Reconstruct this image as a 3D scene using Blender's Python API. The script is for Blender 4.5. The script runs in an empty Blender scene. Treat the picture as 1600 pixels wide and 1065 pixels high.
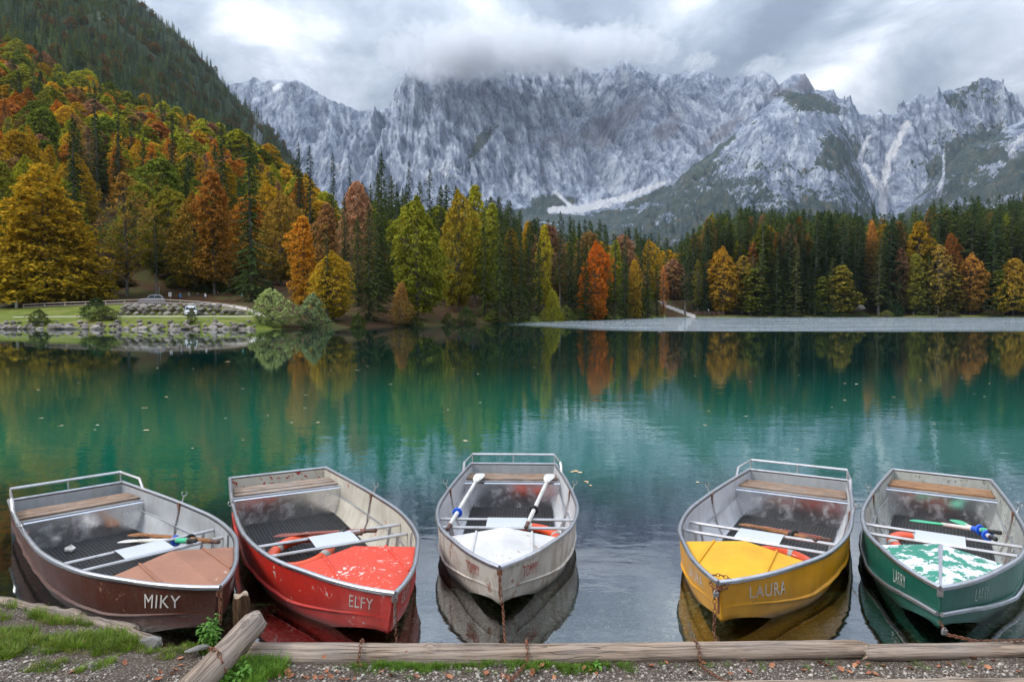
import bpy, math, random
import numpy as np
from mathutils import Vector, Matrix
R = math.radians
PI = math.pi
rng = np.random.default_rng(7)
random.seed(7)
sc = bpy.context.scene
col = sc.collection

# ------------------------------------------------------------------ camera
F = 1070.0; H = 2.5; PITCH = math.atan(48.5 / F)
cam_data = bpy.data.cameras.new('camera')
cam_data.sensor_width = 36.0
cam_data.lens = 36.0 * F / 1600.0
cam_data.clip_start = 0.1; cam_data.clip_end = 30000
cam = bpy.data.objects.new('camera', cam_data); col.objects.link(cam)
cam.location = (0, 0, H); cam.rotation_euler = (PI / 2 - PITCH, 0, 0)
sc.camera = cam

# ------------------------------------------------------------------ exposure / engine
sc.view_settings.view_transform = 'Standard'; sc.view_settings.look = 'None'
sc.view_settings.gamma = 1.0; sc.view_settings.use_curve_mapping = False
sc.view_settings.exposure = 0.82
sc.render.engine = 'CYCLES'
sc.cycles.use_denoising = True
sc.cycles.max_bounces = 7; sc.cycles.diffuse_bounces = 2; sc.cycles.glossy_bounces = 3
sc.cycles.transmission_bounces = 2; sc.cycles.transparent_max_bounces = 8; sc.cycles.volume_bounces = 3
sc.cycles.use_adaptive_sampling = True; sc.cycles.adaptive_threshold = 0.02
sc.cycles.caustics_reflective = False; sc.cycles.caustics_refractive = False
sc.cycles.sample_clamp_indirect = 4.0

# ------------------------------------------------------------------ node helpers
def new_mat(name):
    m = bpy.data.materials.new(name); m.use_nodes = True
    nt = m.node_tree; nt.nodes.clear()
    out = nt.nodes.new('ShaderNodeOutputMaterial')
    return m, nt, out
class N:
    """tiny wrapper that makes node trees short to write"""
    def __init__(s, nt): s.nt = nt
    def add(s, t, ins=None, **kw):
        n = s.nt.nodes.new(t)
        for k, v in kw.items(): setattr(n, k, v)
        for k, v in (ins or {}).items(): s.put(n.inputs[k], v)
        return n
    def put(s, sock, v):
        if isinstance(v, bpy.types.NodeSocket): s.nt.links.new(v, sock)
        elif isinstance(v, bpy.types.Node): s.nt.links.new(v.outputs[0], sock)
        else:
            if sock.type == 'RGBA' and len(v) == 3: v = (*v, 1)
            sock.default_value = v
    def math(s, op, a, b=0.0, c=None, clamp=False):
        n = s.add('ShaderNodeMath', operation=op); n.use_clamp = clamp
        s.put(n.inputs[0], a); s.put(n.inputs[1], b)
        if c is not None: s.put(n.inputs[2], c)
        return n.outputs[0]
    def mix(s, f, a, b, blend='MIX'):
        n = s.add('ShaderNodeMix', data_type='RGBA', blend_type=blend)
        s.put(n.inputs[0], f); s.put(n.inputs[6], a); s.put(n.inputs[7], b)
        return n.outputs[2]
    def noise(s, vec, scale, detail=4, rough=.55, dist=0.0, out=0, ntype='FBM'):
        n = s.add('ShaderNodeTexNoise', {'Scale': scale, 'Detail': detail, 'Roughness': rough, 'Distortion': dist}, noise_type=ntype)
        if vec is not None: s.put(n.inputs['Vector'], vec)
        return n.outputs[out]
    def ramp(s, f, stops):
        n = s.add('ShaderNodeValToRGB'); s.put(n.inputs[0], f)
        e = n.color_ramp.elements
        while len(e) > 1: e.remove(e[0])
        e[0].position = stops[0][0]; e[0].color = (*stops[0][1], 1) if not isinstance(stops[0][1], float) else (stops[0][1],) * 3 + (1,)
        for p, c in stops[1:]:
            q = e.new(p); q.color = (*c, 1) if not isinstance(c, float) else (c, c, c, 1)
        return n.outputs[0]
    def rng(s, v, a, b, c=0.0, d=1.0, smooth=False):
        n = s.add('ShaderNodeMapRange', interpolation_type='SMOOTHSTEP' if smooth else 'LINEAR')
        s.put(n.inputs[0], v)
        for i, x in enumerate((a, b, c, d)): s.put(n.inputs[1 + i], x)
        return n.outputs[0]
    def vmul(s, v, k):
        n = s.add('ShaderNodeVectorMath', operation='MULTIPLY'); s.put(n.inputs[0], v); s.put(n.inputs[1], k); return n.outputs[0]
    def vadd(s, v, k):
        n = s.add('ShaderNodeVectorMath', operation='ADD'); s.put(n.inputs[0], v); s.put(n.inputs[1], k); return n.outputs[0]
    def bump(s, h, strength=.5, dist=.05, normal=None):
        n = s.add('ShaderNodeBump', {'Strength': strength, 'Distance': dist, 'Height': h})
        if normal is not None: s.put(n.inputs['Normal'], normal)
        return n.outputs[0]
    def bsdf(s, out, base, rough=.6, metal=0.0, normal=None, spec=.5, **kw):
        n = s.add('ShaderNodeBsdfPrincipled', {'Base Color': base, 'Roughness': rough, 'Metallic': metal, 'Specular IOR Level': spec})
        if normal is not None: s.put(n.inputs['Normal'], normal)
        for k, v in kw.items(): s.put(n.inputs[k.replace('_', ' ')], v)
        s.nt.links.new(n.outputs[0], out.inputs[0]); return n
    def pos(s): return s.add('ShaderNodeNewGeometry').outputs['Position']
    def obj(s): return s.add('ShaderNodeTexCoord').outputs['Object']

# ------------------------------------------------------------------ world: overcast cloud deck over a Nishita sky
SUN_EL, SUN_ROT = R(42), R(250)
w = bpy.data.worlds.new('World'); sc.world = w; w.use_nodes = True
nt = w.node_tree; nt.nodes.clear(); n = N(nt)
sky = n.add('ShaderNodeTexSky', sky_type='NISHITA'); sky.sun_disc = False
sky.sun_elevation = SUN_EL; sky.sun_rotation = SUN_ROT
d = n.add('ShaderNodeTexCoord').outputs['Generated']
sep = n.add('ShaderNodeSeparateXYZ', {0: d})
zz = n.math('ADD', n.math('MAXIMUM', sep.outputs[2], 0.0), 0.27)
cx = n.math('DIVIDE', sep.outputs[0], zz); cy = n.math('DIVIDE', sep.outputs[1], zz)
uv = n.add('ShaderNodeCombineXYZ', {0: cx, 1: cy, 2: 0.0}).outputs[0]
uvs = n.vadd(n.vmul(uv, (1.0, 0.8, 1.0)), (3.1, 7.7, 0.0))
big = n.noise(uvs, 1.5, 3, .5, .5)
med = n.noise(uvs, 3.8, 10, .60, .35)
f = n.math('ADD', n.math('ADD', n.math('MULTIPLY', big, .60), n.math('MULTIPLY', med, .42)), n.rng(sep.outputs[2], .22, .42, -.02, .02, True))
cl = n.ramp(f, [(.38, (.17, .21, .28)), (.47, (.27, .32, .40)), (.54, (.44, .49, .57)), (.60, (.68, .72, .78)), (.67, (1.0, 1.0, 1.0))])
# the deck thickens a little towards the horizon
low = n.rng(sep.outputs[2], .05, .34, .80, .95, True)
cl = n.mix(1.0, cl, low, 'MULTIPLY')
# an overcast sky is brightest overhead
zz0 = n.math('MAXIMUM', sep.outputs[2], 0.0)
zen = n.math('MINIMUM', n.math('ADD', n.math('MULTIPLY', n.math('MULTIPLY', zz0, zz0), 3.4), .60), 2.1)
cl = n.mix(1.0, cl, zen, 'MULTIPLY')
clk = n.mix(1.0, cl, (10.0, 10.0, 10.0), 'MULTIPLY')
gap = n.rng(f, .66, .80, 0.0, .5)
skc = n.mix(gap, clk, sky.outputs[0])
bg = n.add('ShaderNodeBackground', {0: skc, 1: 0.1})
wo = n.add('ShaderNodeOutputWorld'); nt.links.new(bg.outputs[0], wo.inputs[0])
w.cycles.sampling_method = 'MANUAL'; w.cycles.sample_map_resolution = 512

# ------------------------------------------------------------------ soft sun behind the clouds
sl = bpy.data.lights.new('sun', 'SUN'); sl.energy = 1.5; sl.angle = R(14); sl.color = (1.0, .96, .9)
so = bpy.data.objects.new('sun', sl); col.objects.link(so)
# sun_rotation is clockwise from +Y seen from above
sd = Vector((math.sin(SUN_ROT) * math.cos(SUN_EL), math.cos(SUN_ROT) * math.cos(SUN_EL), math.sin(SUN_EL)))
so.rotation_euler = sd.to_track_quat('Z', 'Y').to_euler()

# ------------------------------------------------------------------ picture <-> place
_c, _s = math.cos(PITCH), math.sin(PITCH)
def ray(px, py):
    """direction with y = 1 through a point of the photograph"""
    px = np.asarray(px, float); py = np.asarray(py, float)
    a = (px - 800) / F; b = (532.5 - py) / F
    y = _c + b * _s; z = -_s + b * _c
    return a / y, z / y
def at_z(px, py, z):
    a, e = ray(px, py); Y = (z - H) / e
    return Vector((float(a * Y), float(Y), z))
def at_d(px, py, Y):
    a, e = ray(px, py)
    return Vector((float(a * Y), float(Y), float(H + e * Y)))

# ------------------------------------------------------------------ numpy noise
_perm = rng.permutation(512); _perm = np.concatenate([_perm, _perm, _perm])
_g = rng.uniform(0, 2 * PI, 512); _gx, _gy = np.cos(_g), np.sin(_g)
def perlin(x, y):
    xi = np.floor(x).astype(int); yi = np.floor(y).astype(int)
    xf = x - xi; yf = y - yi
    u = xf * xf * xf * (xf * (xf * 6 - 15) + 10); v = yf * yf * yf * (yf * (yf * 6 - 15) + 10)
    def g(a, b, dx, dy):
        h = _perm[(_perm[(xi + a) & 511] + ((yi + b) & 511))] & 511
        return _gx[h] * dx + _gy[h] * dy
    n00 = g(0, 0, xf, yf); n10 = g(1, 0, xf - 1, yf); n01 = g(0, 1, xf, yf - 1); n11 = g(1, 1, xf - 1, yf - 1)
    return ((n00 * (1 - u) + n10 * u) * (1 - v) + (n01 * (1 - u) + n11 * u) * v) * 1.5
def fbm(x, y, o=5, g=.5, l=2.03):
    s = 0; a = 1.0
    for i in range(o):
        s = s + a * perlin(x + 17.3 * i, y - 9.1 * i); x = x * l; y = y * l; a *= g
    return s
def ridged(x, y, o=5, g=.5, l=2.07):
    s = 0; a = 1.0; t = 0
    for i in range(o):
        s = s + a * (1 - np.abs(perlin(x + 31.7 * i, y + 5.3 * i)) * 1.6); t += a; x = x * l; y = y * l; a *= g
    return s / t
def smooth(x, a, b):
    t = np.clip((np.asarray(x, float) - a) / (b - a), 0, 1); return t * t * (3 - 2 * t)

# ------------------------------------------------------------------ mesh helpers
def tag(o, label=None, cat=None, group=None, kind=None):
    if label: o['label'] = label
    if cat: o['category'] = cat
    if group: o['group'] = group
    if kind: o['kind'] = kind
    return o
def link(name, data, parent=None, loc=None):
    o = bpy.data.objects.new(name, data); col.objects.link(o)
    if parent is not None: o.parent = parent
    if loc is not None: o.location = loc
    return o
def empty(name, loc=(0, 0, 0), rz=0.0):
    o = link(name, None, None, loc); o.rotation_euler = (0, 0, rz); o.empty_display_size = .2; return o
def np_mesh(name, V, Fc, mats=(), smooth_=False, attrs=None, sharp=None):
    V = np.asarray(V, np.float32).reshape(-1, 3); Fc = np.asarray(Fc, np.int32)
    k = Fc.shape[1]
    me = bpy.data.meshes.new(name)
    me.vertices.add(len(V)); me.vertices.foreach_set('co', V.ravel())
    me.loops.add(Fc.size); me.loops.foreach_set('vertex_index', Fc.ravel())
    me.polygons.add(len(Fc)); me.polygons.foreach_set('loop_start', np.arange(0, Fc.size, k, dtype=np.int32))
    if smooth_: me.polygons.foreach_set('use_smooth', np.ones(len(Fc), bool))
    for m in mats: me.materials.append(m)
    for an, arr in (attrs or {}).items():
        arr = np.asarray(arr, np.float32)
        if arr.ndim == 1:
            me.attributes.new(an, 'FLOAT', 'POINT').data.foreach_set('value', arr)
        else:
            if arr.shape[1] == 3: arr = np.concatenate([arr, np.ones((len(arr), 1), np.float32)], 1)
            me.attributes.new(an, 'FLOAT_COLOR', 'POINT').data.foreach_set('color', arr.ravel())
    me.update(calc_edges=True)
    if sharp is not None: me.set_sharp_from_angle(angle=sharp)
    return me
class MB:
    """collects boxes, tubes, lofts; build() links them as ONE mesh object"""
    def __init__(s): s.v = []; s.f = []; s.mi = []
    def add(s, vs, fs, m=0):
        b = len(s.v); s.v += [tuple(v) for v in vs]; s.f += [tuple(b + i for i in f) for f in fs]; s.mi += [m] * len(fs)
    def box(s, c, d, M=None, m=0):
        x, y, z = c; a, b, e = d[0] / 2, d[1] / 2, d[2] / 2
        vs = [Vector((x + i * a, y + j * b, z + k * e)) for k in (-1, 1) for j in (-1, 1) for i in (-1, 1)]
        if M is not None: vs = [M @ v for v in vs]
        s.add(vs, [(0, 2, 3, 1), (4, 5, 7, 6), (0, 1, 5, 4), (2, 6, 7, 3), (0, 4, 6, 2), (1, 3, 7, 5)], m)
    def tube(s, pts, r, n=8, cap=True, m=0, closed=False, flat=1.0):
        pts = [Vector(p) for p in pts]; rs = r if hasattr(r, '__len__') else [r] * len(pts)
        vs = []; fs = []; up = Vector((0, 0, 1)); K = len(pts)
        for i, p in enumerate(pts):
            a = pts[i - 1] if (i > 0 or closed) else p
            b = pts[(i + 1) % K] if (i < K - 1 or closed) else p
            t = (b - a).normalized()
            u = t.cross(up)
            if u.length < 1e-3: u = t.cross(Vector((0, 1, 0)))
            u.normalize(); v = u.cross(t).normalized()
            for k in range(n):
                an = 2 * PI * k / n
                vs.append(p + (u * math.cos(an) + v * math.sin(an) * flat) * rs[i])
        for i in range(K if closed else K - 1):
            j = (i + 1) % K
            for k in range(n):
                fs.append((i * n + k, i * n + (k + 1) % n, j * n + (k + 1) % n, j * n + k))
        if cap and not closed:
            fs.append(tuple(range(n - 1, -1, -1))); fs.append(tuple((K - 1) * n + k for k in range(n)))
        s.add(vs, fs, m)
    def grid(s, rows, m=0, flip=False, closed=False):
        nr = len(rows); nc = len(rows[0]); vs = [p for r in rows for p in r]; fs = []
        for i in range(nr - 1):
            for j in range(nc if closed else nc - 1):
                q = (i * nc + j, i * nc + (j + 1) % nc, (i + 1) * nc + (j + 1) % nc, (i + 1) * nc + j)
                fs.append(q[::-1] if flip else q)
        s.add(vs, fs, m)
    def torus(s, c, R_, r, M=None, n=24, k=8, m=0, a0=0, a1=2 * PI, flat=1.0):
        vs = []; fs = []; full = abs(a1 - a0 - 2 * PI) < 1e-6; nn = n if full else n + 1
        for i in range(nn):
            a = a0 + (a1 - a0) * i / n
            for j in range(k):
                b = 2 * PI * j / k; q = R_ + r * math.cos(b)
                v = Vector((q * math.cos(a), q * math.sin(a), r * flat * math.sin(b)))
                vs.append((M @ v if M is not None else v) + Vector(c))
        for i in range(n):
            for j in range(k):
                i2 = (i + 1) % nn
                fs.append((i * k + j, i2 * k + j, i2 * k + (j + 1) % k, i * k + (j + 1) % k))
        s.add(vs, fs, m)
    def mesh(s, name, mats, sm=None):
        me = bpy.data.meshes.new(name)
        me.from_pydata([tuple(v) for v in s.v], [], s.f)
        for m in (mats if isinstance(mats, (list, tuple)) else [mats]): me.materials.append(m)
        if max(s.mi or [0]) > 0: me.polygons.foreach_set('material_index', s.mi)
        if sm is not None:
            me.polygons.foreach_set('use_smooth', [True] * len(s.f)); me.set_sharp_from_angle(angle=R(sm))
        me.update(); return me
    def build(s, name, mats, parent=None, sm=None):
        return link(name, s.mesh(name, mats, sm), parent)
def copy_tree(o, parent=None):
    c = o.copy(); col.objects.link(c)
    if parent is not None: c.parent = parent
    for ch in list(o.children): copy_tree(ch, c)
    return c
def hermite(T, W, t):
    T = np.asarray(T, float); W = np.asarray(W, float); m = np.gradient(W, T)
    i = np.clip(np.searchsorted(T, t) - 1, 0, len(T) - 2); h = T[i + 1] - T[i]; s = (t - T[i]) / h
    return (2 * s**3 - 3 * s**2 + 1) * W[i] + (s**3 - 2 * s**2 + s) * h * m[i] + (-2 * s**3 + 3 * s**2) * W[i + 1] + (s**3 - s**2) * h * m[i + 1]
# ================================================================== MOUNTAINS
RIDGE = [(-600, -60), (-200, 40), (100, 120), (300, 138), (350, 128), (380, 123), (390, 121), (396, 117), (403, 120), (410, 127), (425, 124), (440, 126), (452, 125), (462, 124), (472, 130), (484, 138), (492, 146), (508, 154),
 (530, 166), (548, 168), (560, 176), (575, 171), (590, 172), (606, 168), (612, 150), (620, 128), (632, 116), (700, 104), (760, 100), (820, 98), (850, 104), (880, 100), (930, 100), (942, 94),
 (952, 93), (965, 89), (982, 90), (1000, 95), (1015, 104), (1030, 112), (1055, 114), (1075, 112), (1090, 107), (1100, 109), (1120, 119), (1140, 126), (1165, 122), (1180, 113), (1195, 112), (1208, 119),
 (1217, 131), (1226, 122), (1234, 114), (1245, 110), (1257, 111), (1266, 124), (1274, 141), (1290, 142), (1303, 141), (1308, 152), (1322, 158), (1336, 166), (1345, 178), (1362, 180), (1374, 169), (1384, 178),
 (1404, 179), (1412, 167), (1426, 152), (1437, 145), (1446, 151), (1454, 157), (1466, 146), (1485, 138), (1505, 132), (1515, 130), (1520, 121), (1533, 114), (1547, 117), (1560, 127), (1575, 141), (1582, 148),
 (1588, 150), (1594, 160), (1602, 174), (1640, 190), (1720, 170), (1800, 130), (1900, 90), (2050, 70), (2300, 120), (2600, 200), (3200, 300)]
px_ = np.array([p[0] for p in RIDGE], float); py_ = np.array([p[1] for p in RIDGE], float)
ra, re = ray(px_, py_)
BUTT = [(900, 400), (960, 350), (1010, 322), (1040, 300), (1065, 274), (1100, 245), (1140, 214), (1175, 184), (1205, 160), (1222, 148), (1245, 143), (1265, 150), (1290, 160), (1308, 178), (1322, 205), (1340, 250), (1358, 300), (1378, 350), (1400, 400), (1500, 420)]
BUT2 = [(1360, 420), (1390, 372), (1402, 345), (1420, 322), (1450, 290), (1475, 262), (1500, 235), (1520, 222), (1550, 215), (1590, 190), (1640, 160), (1750, 190), (1900, 240), (2300, 300)]
BUT3 = [(1380, 420), (1440, 372), (1500, 318), (1530, 296), (1560, 272), (1600, 226), (1640, 200), (1700, 165), (1800, 120), (2000, 60), (2400, 60)]
def line(tab):
    t = np.array(tab, float); a, e = ray(t[:, 0], t[:, 1]); return a, e
NC = 980
pxc = np.concatenate([np.linspace(-600, 330, 60)[:-1], np.linspace(330, 1640, NC - 110), np.linspace(1640, 3200, 51)[1:]])
ac, _ = ray(pxc, np.full(len(pxc), 300.))
yr = np.concatenate([np.linspace(1800, 2350, 60)[:-1], np.linspace(2350, 3150, 90)[:-1], np.linspace(3150, 4150, 190), np.linspace(4150, 5200, 16)[1:]])
A, Y = np.meshgrid(ac, yr)
X = A * Y
e_r = np.interp(A, ra, re)
_, eb = ray(800, 402.); _, e1 = ray(800, 335.)
rn = fbm(X / 900, Y / 900 + 3, 3) * 120
YR = 4050 - 380 * smooth(A, .12, .62) + 150 * np.sin(A * 9)
Y1 = 3250 - 200 * smooth(A, .15, .5)
s1 = np.clip((Y - 2100) / (Y1 - 2100), 0, 1); s2 = np.clip((Y - Y1) / (YR - Y1), 0, 1.0)
e_main = float(eb) + (float(e1) - float(eb)) * s1 + (e_r - float(e1)) * (s2 ** .92)
Z = H + e_main * Y
behind = np.clip((Y - YR) / 900, 0, 3); Z -= behind ** .8 * 700
near_ridge = np.clip(1 - np.abs(Y - YR) / 130, 0, 1)
relief = 1 - smooth(s2, .90, 1.0) * .85
# big buttresses and gullies that run down the wall, leaning one way or the other
lean = .35 * np.sin(X / 420.0) + .5 * fbm(X / 1500, Y / 1500, 2)
gx = X + lean * (Z - 400) * .9
g1 = ridged(gx / 300, Y / 1500 + Z / 2600, 3, .5)
g2 = ridged(gx / 95 + 5, Z / 420 + Y / 900, 4, .55)
g3 = ridged(X / 34 + 40, Z / 60, 3, .55)
wall = smooth(s2, .02, .25) * relief
amp = np.clip(wall, 0, 1)
Z += amp * ((g1 - .62) * 240 + (g2 - .62) * 120 + (g3 - .6) * 42) + (1 - amp) * fbm(X / 120, Y / 160, 4) * 7
# strata ledges
led = np.sin((Z + X * .25 + fbm(X / 200, Y / 200, 3) * 60) / 17.0)
Z += amp * led * 6
Zm = Z.copy()
def spur(tab, yc0, yc1, back, front, g_amp, seed):
    a_, e_ = line(tab)
    ee = np.interp(A, a_, e_)
    YC = yc0 + (yc1 - yc0) * smooth(A, a_[0], a_[-1])
    crest = H + ee * YC
    fr = np.clip((YC - Y) / front, 0, 1.6); bk = np.clip((Y - YC) / back, 0, 3)
    gl = X + .5 * (crest - 300)
    z = crest * (1 - .78 * fr ** 1.05) - bk * 500
    m = smooth(fr, .02, .25)
    z += (.25 + .75 * m) * ((ridged(gl / 150 + seed, Y / 500, 4) - .6) * 95 + (ridged(X / 46 + seed, Y / 90, 4, .6) - .6) * 34 + fbm(X / 18, Y / 18, 3) * 5)
    return z, fr
Zb, frb = spur(BUTT, 2850, 2950, 500, 900, 1, 3.3)
Zc, frc = spur(BUT2, 2900, 2650, 450, 900, 1, 8.1)
Zd, frd = spur(BUT3, 2350, 2250, 300, 420, 1, 12.4)
Z = np.maximum(np.maximum(Zm, Zb), np.maximum(Zc, Zd))
wh = np.argmax(np.stack([Zm, Zb, Zc, Zd]), 0)
# screen-free description of cover: bearing and height angle as seen from the lake
Ez = (Z - H) / Y
PX = 800 + F * A; PY = 484 - F * Ez                     # bearing / elevation in handy units
nz = fbm(X / 240, Z / 160 + Y / 600, 5, .6); nf = fbm(X / 60, Z / 50 + 9, 4, .6)
veg = np.zeros_like(Z)
def blob(cx, cy, rx, ry, rot=0.0):
    dx = PX - cx; dy = PY - cy; c, s = math.cos(R(rot)), math.sin(R(rot))
    u = (dx * c + dy * s) / rx; v = (-dx * s + dy * c) / ry
    return np.clip(1.25 - np.sqrt(u * u + v * v), 0, 1)
veg = np.maximum(veg, (wh == 1) * (.24 + .50 * smooth(PY, 215, 320)))
veg = np.maximum(veg, (wh == 1) * blob(1090, 250, 80, 40, -42) * 1.1)
veg = np.maximum(veg, blob(1260, 165, 62, 16, 14) * 1.3)
veg = np.maximum(veg, blob(1300, 240, 46, 60, 35) * .95)
veg = np.maximum(veg, (wh == 2) * (.38 + .3 * smooth(PY, 190, 300)))
veg = np.maximum(veg, (wh == 0) * (A > .48) * blob(1510, 165, 70, 40, 10) * .62)
veg = np.maximum(veg, blob(1500, 250, 95, 55, -30) * 1.05)
veg = np.maximum(veg, (wh == 3) * (.75))
veg = np.maximum(veg, (wh == 0) * smooth(PY, 318, 335) * .9 * (A < .35))
veg = np.maximum(veg, blob(870, 318, 42, 15, 0) * 1.4)
veg = np.maximum(veg, blob(1010, 312, 60, 12, -22) * 1.0)
veg = np.maximum(veg, (wh == 0) * blob(750, 230, 12, 75, 38) * .9)
veg = veg + .28 * nz + .16 * nf
brown = np.clip(blob(960, 195, 70, 28, -35) + blob(880, 220, 60, 22, -20) * .8 + (wh == 0) * blob(1040, 205, 40, 20, -40) + blob(1215, 150, 40, 10, -15) + blob(1255, 130, 18, 30, 10) + blob(1120, 215, 60, 10, -40) + .35 * nz, 0, 1)
# scree fans and gullies of pale rubble
def streak(pts, wd):
    best = np.full(Z.shape, 9e9)
    for (x0, y0, w0), (x1, y1, w1) in zip(pts[:-1], pts[1:]):
        dx, dy = x1 - x0, y1 - y0; t = np.clip(((PX - x0) * dx + (PY - y0) * dy) / (dx * dx + dy * dy), 0, 1)
        dd = np.hypot(PX - x0 - t * dx, PY - y0 - t * dy) / (w0 + (w1 - w0) * t)
        best = np.minimum(best, dd)
    return np.clip(1.3 - best * wd, 0, 1)
scree = streak([(1045, 283, 2), (1010, 298, 6), (960, 315, 8), (910, 328, 9), (860, 330, 6)], 1)
scree = np.maximum(scree, streak([(845, 296, 2), (868, 302, 3), (885, 318, 4), (895, 330, 6)], 1))
scree = np.maximum(scree, streak([(1352, 215, 3), (1338, 245, 4), (1352, 272, 6), (1372, 300, 8), (1376, 340, 8)], 1))
scree = np.maximum(scree, streak([(1410, 195, 8), (1395, 225, 8), (1378, 262, 10), (1375, 320, 9)], 1) * .9)
scree = np.maximum(scree, streak([(1225, 268, 4), (1240, 285, 3)], 1) * .8)
scree = np.maximum(scree, streak([(1466, 240, 2), (1468, 275, 3), (1462, 300, 4)], 1) * .7)
scree = np.maximum(scree, streak([(1600, 200, 6), (1570, 240, 4)], 1) * .7)
scree = np.maximum(scree, blob(700, 268, 60, 26, 10) * .5 + blob(535, 262, 60, 30, 20) * .45)
scree = np.clip(scree + .25 * nf * (scree > .05), 0, 1)
veg = np.clip(veg * (1 - scree * 1.2), 0, 1)
snow = np.clip(blob(439, 142, 9, 4, -35) * 3, 0, 1) * (wh == 0)
Z[0] = -5
V = np.stack([X, Y, Z], -1).reshape(-1, 3)
nr_, nc_ = Z.shape
idx = np.arange(nr_ * nc_).reshape(nr_, nc_)
Fq = np.stack([idx[:-1, :-1], idx[:-1, 1:], idx[1:, 1:], idx[1:, :-1]], -1).reshape(-1, 4)

m_rock, nt, out = new_mat('limestone_mountain'); n = N(nt); p = n.pos()
cov = n.add('ShaderNodeAttribute', attribute_name='cover').outputs['Color']
cs = n.add('ShaderNodeSeparateColor', {0: cov})
a_veg, a_scr, a_brn = cs.outputs[0], cs.outputs[1], cs.outputs[2]
snw = n.add('ShaderNodeAttribute', attribute_name='snow').outputs['Fac']
pw = n.vmul(p, (1.0, .4, .8))
lx = n.add('ShaderNodeMapping', {'Vector': pw, 'Rotation': (0, R(28), 0)}).outputs[0]
rx = n.add('ShaderNodeMapping', {'Vector': pw, 'Rotation': (0, R(-34), 0)}).outputs[0]
side = n.rng(n.noise(p, .0016, 2, .5), .46, .54)
na = n.noise(n.vmul(lx, (1, 1, .42)), .022, 9, .70, .0)
nb = n.noise(n.vmul(rx, (1, 1, .42)), .022, 9, .70, .0)
n1 = n.add('ShaderNodeMix', {0: side, 2: na, 3: nb}).outputs[0]
n2 = n.noise(pw, .05, 7, .75, .0)
n3 = n.noise(n.vmul(pw, (1.4, 1, .45)), .03, 5, .7, .0, ntype='RIDGED_MULTIFRACTAL')
def crack(v, sc_):
    q = n.math('ABSOLUTE', n.math('SUBTRACT', n.noise(v, sc_, 3, .6, .3), .5)); return n.rng(q, .0, .03, 1.0, 0.0)
crk = n.math('MAXIMUM', n.math('MULTIPLY', crack(n.vmul(lx, (1, 1, .25)), .02), n.rng(side, 0, 1, 1.0, .35)), n.math('MULTIPLY', crack(n.vmul(rx, (1, 1, .25)), .017), n.rng(side, 0, 1, .35, 1.0)))
crk = n.math('MULTIPLY', crk, n.rng(n.noise(p, .012, 3, .6), .4, .6, .15, 1.0))
rock = n.ramp(n1, [(.33, (.085, .11, .165)), (.42, (.22, .255, .335)), (.50, (.37, .41, .50)), (.60, (.60, .635, .70))])
rock = n.mix(n.rng(n2, .38, .60, .15, .85), n.mix(1.0, rock, (.50, .545, .62), 'MULTIPLY'), rock)
rock = n.mix(n.math('MULTIPLY', crk, .5), rock, (.055, .075, .115))
rock = n.mix(n.math('MULTIPLY', n.rng(n.math('ADD', a_brn, n.math('MULTIPLY', n.math('SUBTRACT', n2, .5), 1.2)), .4, .8), .55), rock, (.14, .13, .14))
scr = n.mix(n2, (.46, .47, .50), (.70, .70, .72))
rock = n.mix(n.rng(n.math('ADD', a_scr, n.math('MULTIPLY', n.math('SUBTRACT', n2, .5), 1.9)), .42, .8), rock, scr)
vt = n.noise(p, .045, 5, .7)
vn = n.math('ADD', a_veg, n.math('MULTIPLY', n.math('SUBTRACT', n.math('ADD', n.math('MULTIPLY', vt, .6), n.math('MULTIPLY', n1, .4)), .5), 2.6))
vcol = n.ramp(n.math('ADD', n.math('MULTIPLY', n.noise(p, .02, 6, .7), .5), n.math('MULTIPLY', n.noise(p, .11, 4, .7), .5)), [(.38, (.010, .026, .030)), (.46, (.026, .050, .050)), (.53, (.050, .074, .056)), (.59, (.10, .09, .055)), (.65, (.19, .10, .055))])
rock = n.mix(n.rng(vn, .52, .62, 0, .92), rock, vcol)
rock = n.mix(snw, rock, (.85, .87, .9))
hb = n.math('ADD', n.math('MULTIPLY', n1, 1.0), n.math('ADD', n.math('MULTIPLY', n2, .6), n.math('MULTIPLY', n3, .25)))
hb = n.math('ADD', hb, n.math('MULTIPLY', crk, -.2))
n.bsdf(out, rock, .95, 0, n.bump(hb, 1.0, 22.0), .15)
me = np_mesh('mountain', V, Fq, [m_rock], True, {'cover': np.stack([veg, scree, brown], -1).reshape(-1, 3), 'snow': snow.ravel()})
tag(link('mountain', me), kind='structure')

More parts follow.
